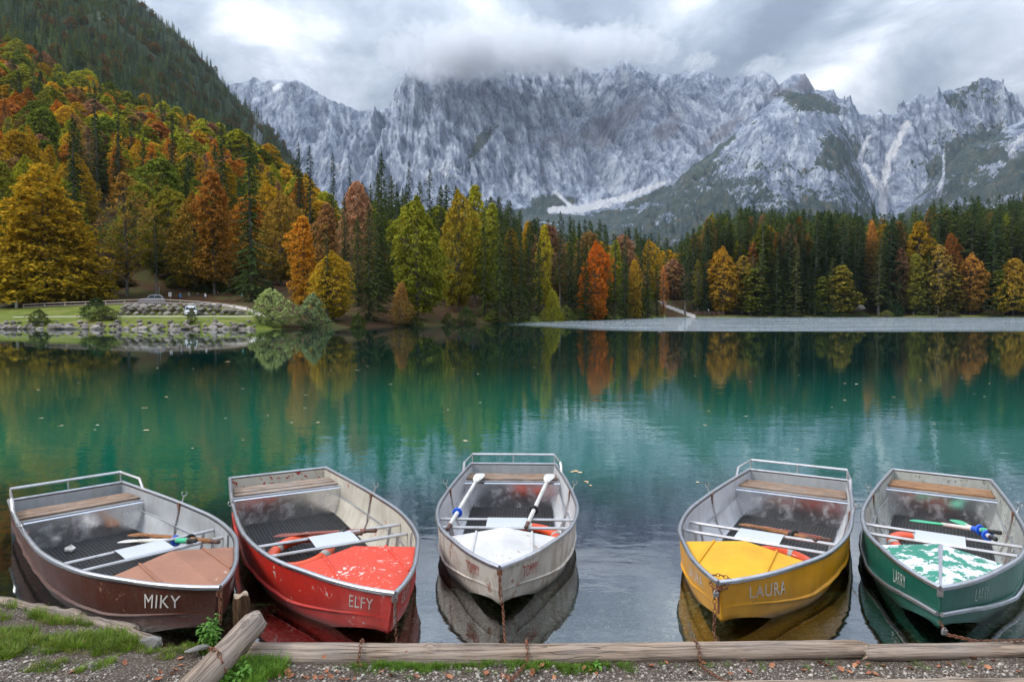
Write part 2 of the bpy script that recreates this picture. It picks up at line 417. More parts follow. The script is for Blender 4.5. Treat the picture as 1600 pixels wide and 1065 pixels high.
# ================================================================== SHORE + HILLSIDE (one sheet from the far shore to the mountains' foot)
SH = [(-3000, 70), (-900, 80), (-200, 87), (0, 89), (400, 87), (470, 90), (520, 95), (620, 104), (700, 114), (770, 124), (830, 139), (900, 165), (960, 190), (1010, 214), (1040, 232), (1080, 243), (1300, 246), (1600, 243), (2200, 220), (3000, 160)]
def shore(px): return np.interp(px, [q[0] for q in SH], [q[1] for q in SH])
DD = [89, 96, 102, 104.5, 106, 112, 120, 128, 135, 150, 200, 300, 450, 700, 1100, 1700, 2400]
TB = {
 -2500: [1, 1.3, 1.6, 1.8, 2, 2.8, 3.8, 5, 8, 16, 45, 110, 200, 330, 560, 800, 900],
 -900: [1, 1.3, 1.6, 1.8, 2, 2.8, 3.8, 5, 8, 16, 45, 110, 230, 430, 760, 1100, 1250],
 -100: [1, 1.2, 1.5, 1.7, 1.9, 2.6, 3.2, 3.6, 6, 12, 34, 86, 165, 320, 590, 930, 1060],
 0:    [1, 1.2, 1.5, 1.7, 1.9, 2.6, 3.2, 3.6, 6, 12, 32, 80, 152, 296, 555, 900, 1000],
 170:  [1, 1.25, 1.6, 1.75, 2.4, 3.2, 3.6, 3.9, 6, 11, 27, 66, 124, 246, 490, 815, 860],
 186:  [1, 1.25, 1.6, 1.7, 3.0, 3.3, 3.6, 3.9, 6, 11, 27, 65, 122, 240, 482, 800, 840],
 300:  [1, 1.25, 1.6, 1.7, 3.0, 3.3, 3.7, 4.0, 6, 10, 22, 56, 104, 190, 370, 640, 620],
 385:  [1, 1.25, 1.6, 1.7, 2.4, 3.2, 3.7, 4.0, 5.5, 9, 19, 50, 92, 150, 270, 500, 420],
 430:  [1, 1.3, 1.7, 1.8, 1.9, 2.6, 3.4, 3.9, 5, 8, 17, 44, 84, 130, 215, 425, 330],
 460:  [1, 1.3, 1.7, 1.8, 1.9, 2.5, 3.2, 3.8, 5, 7.5, 15, 36, 70, 110, 170, 372, 250],
 530:  [1, 1.3, 1.7, 1.8, 1.9, 2.4, 3, 3.6, 4.6, 6.5, 11, 20, 34, 60, 95, 160, 140],
 640:  [1, 1.3, 1.7, 1.8, 1.9, 2.4, 3, 3.6, 4.2, 5.5, 8, 11, 16, 30, 55, 75, 90],
 1000: [1, 1.3, 1.5, 1.7, 1.8, 2, 2.5, 3, 3.4, 4, 5, 7, 14, 30, 50, 70, 90],
 1500: [1, 1, 1, 1, 1, 1, 1, 1, 1, 1, 3, 10, 26, 50, 75, 100, 120],
 1600: [1, 1, 1, 1, 1, 1, 1, 1, 1, 1, 3, 14, 34, 75, 150, 170, 150],
 2200: [1, 1, 1, 1, 1, 1, 1, 1, 1, 2, 6, 30, 80, 200, 380, 420, 400],
 3000: [1, 1, 1, 1, 1, 1, 1, 1, 1, 3, 12, 50, 110, 240, 420, 500, 500]}
_kp = sorted(TB); _tb = np.array([TB[k] for k in _kp], float)
def ground(px, d):
    """height of the land at bearing px and distance d"""
    px = np.asarray(px, float); d = np.asarray(d, float)
    pc = np.clip(px, _kp[0], _kp[-1]); i = np.clip(np.searchsorted(_kp, pc) - 1, 0, len(_kp) - 2)
    k = np.asarray(_kp, float); w_ = (pc - k[i]) / (k[i + 1] - k[i])
    dc = np.clip(d, DD[0], DD[-1]); D_ = np.asarray(DD, float); j = np.clip(np.searchsorted(D_, dc) - 1, 0, len(D_) - 2)
    v = (dc - D_[j]) / (D_[j + 1] - D_[j])
    z = (_tb[i, j] * (1 - v) + _tb[i, j + 1] * v) * (1 - w_) + (_tb[i + 1, j] * (1 - v) + _tb[i + 1, j + 1] * v) * w_
    x = (px - 800) / F * d
    rough = smooth(d, 140, 500)
    z = z + rough * (fbm(x / 90, d / 90, 4) * 7) + smooth(d, 600, 1200) * ((ridged(x / 260 + 3, d / 500, 4) - .6) * 70)
    off = d - shore(px)
    lim = np.where(off < 0, off * .35 - .05, np.where(px < 425, off * .42, off * .16) - .05)
    return np.minimum(z, lim + smooth(off, 30, 60) * 900)
pxg = np.concatenate([np.linspace(-2800, -300, 50)[:-1], np.linspace(-300, 700, 330)[:-1], np.linspace(700, 1750, 160)[:-1], np.linspace(1750, 3000, 40)])
yg = np.concatenate([np.linspace(70, 136, 110)[:-1], np.linspace(136, 300, 90)[:-1], np.geomspace(300, 2500, 110)])
PG, YG = np.meshgrid(pxg, yg); XG = (PG - 800) / F * YG; ZG = ground(PG, YG)
idx = np.arange(PG.size).reshape(PG.shape)
FG = np.stack([idx[:-1, :-1], idx[:-1, 1:], idx[1:, 1:], idx[1:, :-1]], -1).reshape(-1, 4)
# cover: grass, gravel track, asphalt, leaf litter
offg = YG - shore(PG)
nzg = fbm(XG / 6, YG / 3, 4)
grass = ((PG < 440) * (1 - smooth(YG, 104.6, 112.5)) + (PG < 200) * (1 - smooth(YG, 112, 116))).clip(0, 1)
grass = np.maximum(grass, (offg < 7 + 4 * nzg) * (PG > 800) * (PG < 1040) * .9)
grass = np.maximum(grass, (offg < 3) * (PG > 1080) * .7)
roadw = ((YG > 116.5) & (YG < 122.5) & (PG < 330)).astype(float)
track = (np.abs(YG - 101.3) < .75) * (PG > 20) * (PG < 420) * 1.0
track = np.maximum(track, ((PG > 320) & (PG < 425) & (np.abs(YG - (118 - (PG - 320) / 105 * 16)) < 1.6)) * 1.0)
track = np.maximum(track, (PG > 1005) * (PG < 1085) * (np.abs((YG - 258) + (PG - 1040) * .28) < 4) * 1.0)
hr = np.exp(-((YG - 930 - (PG - 190) * .35) / 48) ** 2) * smooth(PG, 138, 165) * (1 - smooth(PG, 235, 268)) * (.95 + .5 * fbm(XG / 30, YG / 50, 3))
hr = np.clip(np.maximum(hr * .52, np.exp(-((PG - 408) / 10) ** 2) * smooth(YG, 900, 1100) * .8), 0, 1)
farm = smooth(YG, 350, 650)
m_gnd, nt, out = new_mat('forest_floor_and_lawn'); n = N(nt); p = n.pos()
cs = n.add('ShaderNodeSeparateColor', {0: n.add('ShaderNodeAttribute', attribute_name='cover').outputs['Color']})
rk = n.add('ShaderNodeAttribute', attribute_name='rock').outputs['Fac']
g1_ = n.noise(p, .35, 6, .65); g2_ = n.noise(p, 3.0, 4, .6)
lit = n.ramp(n.noise(p, .12, 6, .7), [(.32, (.030, .022, .012)), (.48, (.075, .040, .02)), (.58, (.06, .07, .022)), (.7, (.13, .055, .025))])
lit = n.mix(n.add('ShaderNodeAttribute', attribute_name='farm').outputs['Fac'], lit, n.mix(g1_, (.020, .034, .016), (.045, .062, .028)))
gra = n.ramp(g1_, [(.3, (.06, .085, .016)), (.5, (.13, .16, .028)), (.7, (.21, .19, .06))])
base = n.mix(n.rng(n.math('ADD', cs.outputs[0], n.math('MULTIPLY', n.math('SUBTRACT', g2_, .5), .5)), .4, .6), lit, gra)
base = n.mix(n.rng(cs.outputs[1], .3, .6), base, n.mix(g2_, (.42, .38, .36), (.62, .57, .54)))
base = n.mix(n.rng(cs.outputs[2], .3, .6), base, n.mix(g2_, (.09, .09, .10), (.14, .14, .15)))
base = n.mix(n.rng(n.math('ADD', rk, n.math('MULTIPLY', n.math('SUBTRACT', n.noise(p, .03, 5, .7), .5), .9)), .45, .55), base, n.mix(n.noise(p, .05, 5, .7), (.07, .08, .09), (.30, .31, .33)))
n.bsdf(out, base, .95, 0, n.bump(g2_, .5, .3), .1)
me = np_mesh('ground', np.stack([XG, YG, ZG], -1).reshape(-1, 3), FG, [m_gnd], True,
             {'cover': np.stack([grass * (1 - track) * (1 - roadw), track, roadw], -1).reshape(-1, 3), 'rock': hr.ravel(), 'farm': farm.ravel()})
tag(link('ground', me), kind='structure')

# ================================================================== LAKE: bed + surface
def bedz(x, y):
    left = smooth(-x, 1.0, 4.5) * .35
    z = -.28 - .14 * np.clip(y - 4.6, 0, 3) - .42 * np.clip(y - 7.6, 0, 16) - .05 * fbm(x * .8, y * .8, 3)
    return np.maximum(z - left * 0.6, -7.0)
ybd = np.concatenate([np.linspace(3.2, 16, 130)[:-1], np.geomspace(16, 300, 50)])
xbd = np.concatenate([-np.geomspace(9, 420, 40)[::-1], np.linspace(-9, 9, 160)[1:-1], np.geomspace(9, 420, 40)])
XB, YB = np.meshgrid(xbd, ybd); ZB = bedz(XB, YB)
idx = np.arange(XB.size).reshape(XB.shape)
FB = np.stack([idx[:-1, :-1], idx[:-1, 1:], idx[1:, 1:], idx[1:, :-1]], -1).reshape(-1, 4)
m_bed, nt, out = new_mat('pebbly_lake_bed'); n = N(nt); p = n.pos()
vo = n.add('ShaderNodeTexVoronoi', {'Vector': n.vmul(p, (1, 1, .3)), 'Scale': 26.0, 'Randomness': 1.0})
vo2 = n.add('ShaderNodeTexVoronoi', {'Vector': n.vmul(p, (1, 1, .3)), 'Scale': 60.0})
bw = n.add('ShaderNodeRGBToBW', {0: vo.outputs['Color']}).outputs[0]
c_ = n.ramp(bw, [(.15, (.13, .10, .05)), (.5, (.38, .31, .16)), (.8, (.58, .51, .31)), (1.0, (.72, .70, .55))])
c_ = n.mix(n.rng(vo.outputs['Distance'], .0, .55), c_, n.mix(1.0, c_, (.35, .33, .28), 'MULTIPLY'))
c_ = n.mix(n.rng(n.noise(p, .9, 5, .65), .42, .62, 0, .7), c_, (.08, .085, .035))
n.bsdf(out, c_, .9, 0, n.bump(n.math('SUBTRACT', 1.0, vo.outputs['Distance']), .7, .03), .1)
tag(link('lake_bed', np_mesh('lake_bed', np.stack([XB, YB, ZB], -1).reshape(-1, 3), FB, [m_bed], True)), kind='structure')

m_wat, nt, out = new_mat('emerald_lake_water'); n = N(nt); p = n.pos()
sp = n.add('ShaderNodeSeparateXYZ', {0: p}); wx, wy = sp.outputs[0], sp.outputs[1]
# ripples: short wavelets close by, long low swell farther out; a breeze patch off the right-hand shore
rip1 = n.noise(n.vmul(p, (1.0, 1.5, 1)), 3.2, 3, .5, .2)
rip2 = n.noise(n.vmul(p, (.35, 1.0, 1)), .9, 3, .5)
rip3 = n.noise(n.vmul(p, (.5, 1.0, 1)), 9.0, 2, .5)
edge = n.math('ADD', wy, n.math('MULTIPLY', n.math('SUBTRACT', n.noise(n.vmul(p, (.22, 1, 1)), .14, 6, .7), .5), 34.0))
br_y = n.rng(edge, 79, 86, 0, 1, True)
br_x = n.rng(n.math('ADD', wx, n.math('MULTIPLY', n.math('SUBTRACT', wy, 95.0), .45)), 2.0, 16.0, 0, 1, True)
breeze = n.math('MULTIPLY', br_y, br_x)
amp_near = n.math('MULTIPLY', n.rng(wy, 5.0, 12.0, .75, 1.0), n.rng(wy, 11.0, 34.0, 1.0, .13))
calm = n.math('MULTIPLY', n.math('ADD', n.math('ADD', n.math('MULTIPLY', rip1, .26), n.math('MULTIPLY', rip2, .75)), n.math('MULTIPLY', rip3, .05)), amp_near)
nb1 = n.bump(calm, .5, .022)
chop = n.noise(n.vmul(p, (.55, .8, 1)), 1.5, 4, .65, 0.0)
breeze = n.math('MULTIPLY', breeze, n.rng(n.noise(n.vmul(p, (.12, 1, 1)), .25, 4, .6), .36, .52, .35, 1.0))
nb2 = n.bump(n.math('MULTIPLY', chop, breeze), 1.0, .75, nb1)
fr = n.add('ShaderNodeFresnel', {'IOR': 1.34, 'Normal': nb2})
fac = n.math('MAXIMUM', n.math('MULTIPLY', breeze, .66), n.math('MINIMUM', n.math('ADD', n.math('MULTIPLY', fr.outputs[0], .70), .30), 1.0))
gl = n.add('ShaderNodeBsdfGlossy', {'Color': (.93, .97, 1.0), 'Roughness': .02, 'Normal': nb2})
# depth of water below the surface decides how much of the bed shows through
dep = n.math('ADD', wy, n.math('MULTIPLY', n.math('SUBTRACT', n.noise(p, .25, 4, .6), .5), 5.0))
body = n.rng(dep, 6.6, 12.5, 0.0, 1.0, True)
shal = n.rng(dep, 4.5, 8.5, 0.0, 1.0, True)
tint = n.mix(shal, (.93, .95, .90), (.50, .80, .70))
deepc = n.mix(n.noise(n.vmul(p, (.6, 1, 1)), .09, 4, .55), (.000, .070, .042), (.000, .19, .112))
deepc = n.mix(n.rng(wx, -4, 12, 0, .45), deepc, (.000, .090, .095))
deepc = n.mix(n.rng(wy, 14.5, 30, 0, .94), deepc, (.0, .018, .016))
tr = n.add('ShaderNodeBsdfTransparent', {0: tint}); df = n.add('ShaderNodeBsdfDiffuse', {0: deepc})
low_ = n.add('ShaderNodeMixShader', {0: body, 1: tr.outputs[0], 2: df.outputs[0]})
mx = n.add('ShaderNodeMixShader', {0: fac, 1: low_.outputs[0], 2: gl.outputs[0]})
nt.links.new(mx.outputs[0], out.inputs[0])
# ================================================================== TREES
def foliage_mat(name, second, mix_amt, instancer, value=1.0):
    m, nt, out = new_mat(name); n = N(nt)
    if instancer:
        base = n.add('ShaderNodeAttribute', attribute_name='tcol', attribute_type='INSTANCER').outputs['Color']
    else:
        base = n.add('ShaderNodeObjectInfo').outputs['Color']
    lf = n.add('ShaderNodeSeparateColor', {0: n.add('ShaderNodeAttribute', attribute_name='leaf').outputs['Color']})
    # leaf.r random, leaf.g height in the crown, leaf.b how far out
    turned = n.math('ADD', n.math('MULTIPLY', lf.outputs[1], .55), n.math('ADD', n.math('MULTIPLY', lf.outputs[2], .35), n.math('MULTIPLY', lf.outputs[0], .25)))
    k = n.math('MULTIPLY', n.rng(turned, .35, .95, 1.0, 0.0), mix_amt)
    c_ = n.mix(k, base, n.mix(.55, base, second))
    c_ = n.mix(1.0, c_, n.ramp(lf.outputs[0], [(0, (.62, .66, .7)), (.5, (.95, .95, .9)), (1, (1.4, 1.28, 1.1))]), 'MULTIPLY')
    d1 = n.add('ShaderNodeBsdfDiffuse', {0: c_}); t1 = n.add('ShaderNodeBsdfTranslucent', {0: c_})
    mx = n.add('ShaderNodeMixShader', {0: .35, 1: d1.outputs[0], 2: t1.outputs[0]})
    nt.links.new(mx.outputs[0], out.inputs[0]); return m
m_needle = foliage_mat('spruce_needles', (.03, .045, .02), .4, False)
m_needle_i = foliage_mat('spruce_needles_far', (.03, .045, .02), .4, True)
m_leaf = foliage_mat('autumn_leaves', (.07, .12, .012), 1.0, False)
m_leaf_i = foliage_mat('autumn_leaves_far', (.07, .12, .012), .8, True)
m_bark, nt, out = new_mat('bark'); n = N(nt); p = n.obj()
n.bsdf(out, n.ramp(n.noise(n.vmul(p, (6, 6, 1.2)), 1.0, 5, .7), [(.3, (.05, .045, .038)), (.7, (.21, .195, .175))]), .95, spec=.1)

def quads(C, U, W):
    """diamond leaves: centres C, half-axes U and W"""
    return np.stack([C - U, C - W, C + U, C + W], 1)
def crown_mesh(name, Q, mat, rnd, hgt, outw):
    n_ = len(Q); Vv = Q.reshape(-1, 3); Ff = np.arange(n_ * 4).reshape(-1, 4)
    a = np.repeat(np.stack([rnd, hgt, outw], 1), 4, 0)
    return np_mesh(name, Vv, Ff, [mat], False, {'leaf': a})
def spruce(h, Rr, bare, rs, step=.5, nb=7, sp=.42, leaf=.5, thin=1.0, droop=.35):
    g = np.random.default_rng(rs); C = []; U = []; W_ = []; hh = []; ow = []
    z = bare * h
    limbs = []
    while z < h - .2:
        t = (z - bare * h) / (h * (1 - bare)); L0 = Rr * (1 - t) ** .68 * (0.72 + .28 * min(1, t * 9)) + .12
        k = max(3, int(nb * (0.55 + .45 * (1 - t)))); ph = g.uniform(0, 2 * PI)
        for b in range(k):
            an = ph + 2 * PI * b / k + g.normal(0, .22); L = L0 * g.uniform(.62, 1.12) * (1 if g.random() < thin else .35)
            dr = droop * g.uniform(.6, 1.4) * (1.15 - t)
            limbs.append((z, an, L, dr))
            m = max(2, int(L / sp)); s = (np.arange(m) + g.random(m)) / m
            s = .12 + .88 * s
            r = s * L; zz = z - dr * r + .10 * r * r / max(L, .3) * 1.0
            ca, sa = math.cos(an), math.sin(an)
            for side in (-1, 1):
                ll = leaf * (1.15 - .5 * s) * g.uniform(.7, 1.25, m) * (.55 + .45 * min(1, L))
                yaw = an + side * g.uniform(.5, 1.15, m)
                dz = -g.uniform(.15, .75, m)
                D = np.stack([np.cos(yaw), np.sin(yaw), dz], 1); D /= np.linalg.norm(D, axis=1)[:, None]
                C0 = np.stack([ca * r, sa * r, zz], 1)
                C.append(C0 + D * (ll * .45)[:, None]); U.append(D * (ll * .62)[:, None])
                pw = np.cross(D, np.array([ca, sa, .9])); pw /= np.linalg.norm(pw, axis=1)[:, None]
                W_.append(pw * (ll * .24)[:, None])
                hh.append(np.full(m, z / h)); ow.append(s)
            # tip
            D = np.array([[ca, sa, -.15]]); C.append(np.array([[ca * L, sa * L, z - dr * L + .1 * L]])); U.append(D * .3); W_.append(np.array([[-sa, ca, 0]]) * .12); hh.append([z / h]); ow.append([1.])
        z += step * (.55 + .45 * (1 - t)) * g.uniform(.8, 1.2)
    for i in range(5):
        an = i * 1.3; C.append(np.array([[0, 0, h - .1 - i * .12]])); U.append(np.array([[0, 0, .5]])); W_.append(np.array([[math.cos(an), math.sin(an), 0]]) * .13); hh.append([1.]); ow.append([1.])
    C, U, W_ = map(np.concatenate, (C, U, W_)); return quads(C, U, W_), g.random(len(C)), np.concatenate(hh), np.concatenate(ow), limbs
def broad(h, Rr, bare, rs, ncl=430, per=24, cr=1.15, leaf=.30, shape='egg', hollow=.5, layer=.20):
    g = np.random.default_rng(rs); C = []; nrm = []; hh = []; ow = []; limbs = []
    u = (np.arange(ncl) + .5) / ncl
    zt = g.permutation(u) if shape != 'cone' else g.permutation(1 - np.sqrt(1 - u) * 1.0)
    ga = g.uniform(0, 2 * PI)
    lob = [(g.uniform(0, 2 * PI), g.uniform(.0, 1), g.uniform(.10, .26)) for _ in range(9)]
    for i, t in enumerate(zt):
        if shape == 'egg': rr = (math.sin(PI * min(1, t * .92 + .10)) ** .62)
        elif shape == 'cone': rr = (1 - t) ** .62 * (0.72 + .28 * min(1, t * 6))
        elif shape == 'tall': rr = (math.sin(PI * min(1, t * .85 + .13)) ** .5) * (1 - .25 * t)
        else: rr = math.sqrt(max(0, 1 - (t * 1.0) ** 2.2)) ** .8 * (.8 + .2 * min(1, t * 5))
        an = ga + i * 2.399963 + g.normal(0, .3)
        bump_ = .74 + sum(a * (1 + math.cos(min(PI, 2.2 * math.hypot(math.remainder(an - b, 2 * PI), (t - c) * 3.2)))) for b, c, a in lob) * 1.0
        s = g.uniform(hollow, 1) ** .6
        r = Rr * rr * s * bump_ * g.uniform(.74, 1.12)
        z = h * (bare + (1 - bare) * t) - .10 * r
        c = np.array([math.cos(an) * r, math.sin(an) * r, z])
        k = max(4, int(per * g.uniform(.6, 1.3))); q = np.sqrt(g.random(k)) * cr * g.uniform(.7, 1.25) * (.55 + .45 * (1 - t)); b = g.uniform(0, 2 * PI, k)
        o1 = np.array([math.cos(an), math.sin(an), -.28]); o2 = np.array([-math.sin(an), math.cos(an), 0]) ; o1 /= np.linalg.norm(o1)
        P_ = c + np.outer(q * np.cos(b) * 1.15, o1) + np.outer(q * np.sin(b), o2) + np.outer(g.normal(0, layer, k), [0, 0, 1])
        C.append(P_); hh.append(np.full(k, t)); ow.append(np.full(k, s) * .7 + .3 * (q * np.cos(b) > 0)); limbs.append(c)
        nn = np.cross(o1, o2); nrm.append(np.tile(nn, (k, 1)))
    C = np.concatenate(C); nn = np.concatenate(nrm) * 1.0 + g.normal(0, .55, C.shape); nn /= np.linalg.norm(nn, axis=1)[:, None]
    a = g.normal(0, 1, C.shape); U = np.cross(nn, a); U /= np.linalg.norm(U, axis=1)[:, None]; W_ = np.cross(nn, U)
    sz = leaf * g.uniform(.6, 1.3, len(C))[:, None]
    return quads(C, U * sz, W_ * sz * .62), g.random(len(C)), np.concatenate(hh), np.clip(np.concatenate(ow), 0, 1), limbs
def trunk_mb(h, r, lean, rs, limbs=None, kind='spruce', every=9):
    g = random.Random(rs); mb = MB()
    ks = 9; pts = [(math.sin(i * .8 + rs) * lean * i / ks, math.cos(i * .7 + rs) * lean * i / ks, h * i / ks - (.4 if i == 0 else 0)) for i in range(ks + 1)]
    mb.tube(pts, [r * (1.25 if i == 0 else (1 - i / ks) ** .8 + .04) for i in range(ks + 1)], 7)
    if limbs is not None and kind == 'spruce':
        for (z, an, L, dr) in limbs[::every]:
            mb.tube([(0, 0, z), (math.cos(an) * L * .9, math.sin(an) * L * .9, z - dr * L * .9 + .08 * L)], [.05, .015], 3, cap=False)
    elif limbs is not None:
        for c in limbs[::every]:
            z0 = max(h * .12, c[2] - .55 * math.hypot(c[0], c[1]) - .8)
            mb.tube([(0, 0, min(z0, h * .8)), (c[0] * .45, c[1] * .45, (z0 + c[2]) / 2), tuple(c)], [r * .38 * (1 - z0 / h) + .02, .05, .018], 4, cap=False)
    return mb
PROTO = {}
def proto(key, gen, tr, lo):
    Q, a, b, c, limbs = gen
    isn = key.startswith('spruce')
    PROTO[key] = dict(crown=crown_mesh(key + '_crown', Q, m_needle if isn else m_leaf, a, b, c), trunk=tr(limbs).mesh(key + '_trunk', m_bark), h=lo)
proto('spruce1', spruce(30, 4.3, .04, 1), lambda l: trunk_mb(30, .34, .1, 1, l, 'spruce', 5), 30)
proto('spruce2', spruce(30, 3.0, .16, 2, .55, 6, .42, .52, .9), lambda l: trunk_mb(30, .30, .15, 2, l, 'spruce', 5), 30)
proto('spruce3', spruce(30, 4.8, .03, 3, .6, 7, .46, .6, .85, .5), lambda l: trunk_mb(30, .36, .1, 3, l, 'spruce', 4), 30)
proto('spruce4', spruce(30, 2.3, .30, 4, .6, 6, .42, .5, .75, .45), lambda l: trunk_mb(30, .26, .25, 4, l, 'spruce', 4), 30)
proto('broad_egg', broad(22, 6.0, .08, 11, 900, 22, .85, .25), lambda l: trunk_mb(20, .30, .3, 11, l, 'b', 9), 22)
proto('broad_cone', broad(22, 8.2, .05, 12, 1300, 22, 1.0, .26, 'cone', .35), lambda l: trunk_mb(21, .34, .1, 12, l, 'b', 10), 22)
proto('broad_tall', broad(24, 4.3, .12, 13, 700, 20, .75, .24, 'tall', .3), lambda l: trunk_mb(22, .26, .3, 13, l, 'b', 6), 24)
proto('broad_dome', broad(18, 6.6, .10, 14, 800, 22, .9, .25, 'dome', .45), lambda l: trunk_mb(15, .30, .4, 14, l, 'b', 8), 18)
proto('broad_thin', broad(23, 4.0, .18, 15, 240, 15, .9, .24, 'tall', .1, .2), lambda l: trunk_mb(22, .22, .35, 15, l, 'b', 2), 23)
proto('bush1', broad(5, 3.2, -.05, 21, 330, 26, .42, .13, 'dome', .55, .10), lambda l: trunk_mb(3, .1, .2, 21, l, 'b', 7), 5)
proto('bush2', broad(5, 2.6, -.05, 22, 300, 24, .40, .12, 'egg', .5, .10), lambda l: trunk_mb(3, .1, .2, 22, l, 'b', 7), 5)
# palettes
DK = [(.035, .070, .024), (.044, .082, .026), (.062, .096, .028), (.030, .058, .026), (.085, .120, .030)]
LTG = [(.085, .115, .028), (.10, .125, .03), (.08, .10, .036)]
ORANGE = (.62, .24, .03); GOLD = (.62, .38, .03); OLIVE = (.30, .30, .035); YG = (.42, .42, .035); RUST = (.44, .17, .04)
PINK = (.42, .22, .13); BRN = (.36, .22, .08); RED = (.60, .14, .03); DOLIVE = (.17, .21, .03)
forest_pos = []
def tree(key, px, Y, h, wid, colr, label, group=None, name=None, rz=None, z=None):
    P_ = PROTO[key]
    x = (px - 800) / F * Y; zz = float(ground(px, Y)) - .15 if z is None else z
    conif = key.startswith('spruce')
    nm = name or ('spruce_tree' if conif else 'bush' if key.startswith('bush') else 'broadleaf_tree')
    s = h / P_['h']
    o = empty(nm, (x, Y, zz), random.uniform(0, 6.28) if rz is None else rz); o.scale = (s * wid, s * wid, s)
    tag(o, label, 'bush' if nm == 'bush' else 'tree', group)
    c = link('crown', P_['crown'], o); c.color = (*colr, 1)
    link('trunk' if nm != 'bush' else 'stem', P_['trunk'], o)
    forest_pos.append((x, Y)); return o
HEROES = []
def hero(key, px, Y, ytop, wpx, colr, label, jitter=.0, **kw):
    if key.startswith('broad'):
        colr = tuple(min(.8, c * 1.35) for c in colr); wpx = wpx * (.84 if 430 < px < 1100 else 1)
    """wpx: crown width in the photograph, ytop: its top"""
    g0 = float(ground(px, Y)); top = at_d(px, ytop, Y).z
    h = max(2.0, top - g0); W0 = {'spruce1': 7.8, 'spruce2': 6.0, 'spruce3': 9.4, 'spruce4': 4.6, 'broad_egg': 12, 'broad_cone': 15.5, 'broad_tall': 8.6, 'broad_dome': 13, 'broad_thin': 8.2, 'bush1': 6.4, 'bush2': 5.2}[key]
    s = h / PROTO[key]['h']; wid = (wpx / F * Y) / (W0 * s)
    if not kw.get('group'): HEROES.append((px, Y, label, wpx))
    return tree(key, px, Y, h, wid, colr, label, **kw)
hero('broad_cone', 72, 122, 252, 205, (.40, .245, .018), 'huge golden beech with tiered branches, at the left edge above the road')
hero('spruce1', 122, 148, 183, 62, DK[0], 'tall dark spruce right behind the huge golden beech')
hero('spruce2', 158, 205, 135, 46, DK[3], 'dark spruce standing out of the orange slope, first of two close together')
hero('spruce2', 192, 215, 152, 44, DK[1], 'shorter dark spruce just right of its twin on the orange slope')
hero('broad_thin', 200, 132, 270, 84, (.30, .17, .04), 'thin rusty brown tree with a bare white trunk above the road')
hero('broad_egg', 265, 146, 292, 92, (.22, .19, .025), 'round olive tree behind the thin rusty brown tree')
hero('spruce4', 246, 131, 335, 30, DK[3], 'small dark spruce squeezed between olive and rusty trees above the road')
hero('broad_egg', 305, 136, 300, 76, (.28, .17, .03), 'brownish olive beech above the parked silver car')
hero('broad_tall', 336, 134, 268, 68, (.36, .15, .03), 'orange brown beech left of the big lone spruce')
hero('spruce3', 394, 126, 213, 92, DK[2], 'big lone spruce with a bare grey trunk beside the path and the willow')
hero('spruce1', 352, 168, 190, 54, DK[1], 'dark spruce with a ragged top behind the big lone spruce')
hero('spruce1', 276, 240, 178, 36, DK[0], 'small dark spruce high on the orange slope')
hero('broad_egg', 440, 150, 300, 80, (.34, .21, .04), 'gold and olive beech between big spruce and orange maple')
hero('broad_dome', 560, 150, 285, 92, PINK, 'pinkish brown beech with thinning crown behind the orange maple')
hero('broad_tall', 514, 128, 318, 60, (.33, .17, .07), 'pale copper tree between the orange maple and the tall spruce')
hero('broad_tall', 476, 104, 338, 66, (.62, .27, .03), 'bright orange maple above the round grey willow')
hero('broad_egg', 520, 101, 392, 82, (.50, .33, .03), 'yellow lower maple in front of the shore, right of the orange one')
hero('spruce2', 512, 99, 356, 34, (.055, .085, .02), 'small light green spruce growing in front of the orange maple')
hero('bush1', 423, 90.5, 450, 60, (.46, .54, .22), 'large pale green willow bush at the end of the stone embankment')
hero('bush2', 490, 92, 457, 50, (.30, .38, .19), 'round grey green willow bush standing by itself at the waterline')
hero('spruce1', 470, 205, 222, 44, DK[0], 'dark spruce at the left of the skyline group below the cliff')
hero('spruce2', 487, 196, 228, 46, DK[3], 'dark spruce in the middle of the skyline group below the cliff')
hero('spruce2', 523, 205, 238, 30, DK[1], 'slim dark spruce right of the skyline group')
hero('spruce4', 549, 190, 258, 22, DK[0], 'thin spruce tip left of the tallest shore spruce')
hero('spruce1', 598, 136, 236, 62, DK[2], 'tallest dark spruce of the shore, left of the green beech')
hero('spruce3', 578, 106, 318, 66, (.075, .095, .03), 'light olive spruce with a straight pale trunk at the waterline')
hero('spruce2', 622, 132, 300, 48, DK[1], 'dark spruce close behind the green beech')
hero('broad_egg', 652, 114, 308, 108, (.25, .25, .028), 'full yellow green beech on the shore')
hero('broad_dome', 628, 106, 440, 36, (.36, .19, .06), 'small coppery tree at the foot of the green beech')
hero('spruce2', 641, 162, 250, 32, DK[0], 'dark spruce poking out above the green beech')
hero('spruce2', 673, 158, 262, 42, DK[1], 'broader dark spruce behind the right shoulder of the green beech')
hero('broad_egg', 716, 130, 298, 76, (.34, .25, .03), 'golden brown beech right of the green beech')
hero('broad_tall', 742, 140, 290, 56, (.32, .30, .025), 'tall yellow green tree behind the golden brown beech')
hero('spruce2', 738, 175, 280, 34, DK[0], 'dark spruce behind the tall yellow green tree')
hero('broad_tall', 770, 136, 318, 52, OLIVE, 'olive beech between yellow green tree and light spruces')
hero('spruce3', 797, 128, 312, 60, (.06, .085, .028), 'light green spruce with hanging twigs near the point')
hero('spruce1', 826, 140, 345, 40, DK[4], 'dense mid green spruce standing at the point of the shore')
hero('broad_tall', 850, 158, 352, 36, (.44, .36, .03), 'yellow tree behind the green spruce of the point')
hero('spruce4', 875, 172, 330, 34, DK[2], 'high spruce with a long bare pale trunk near the point')
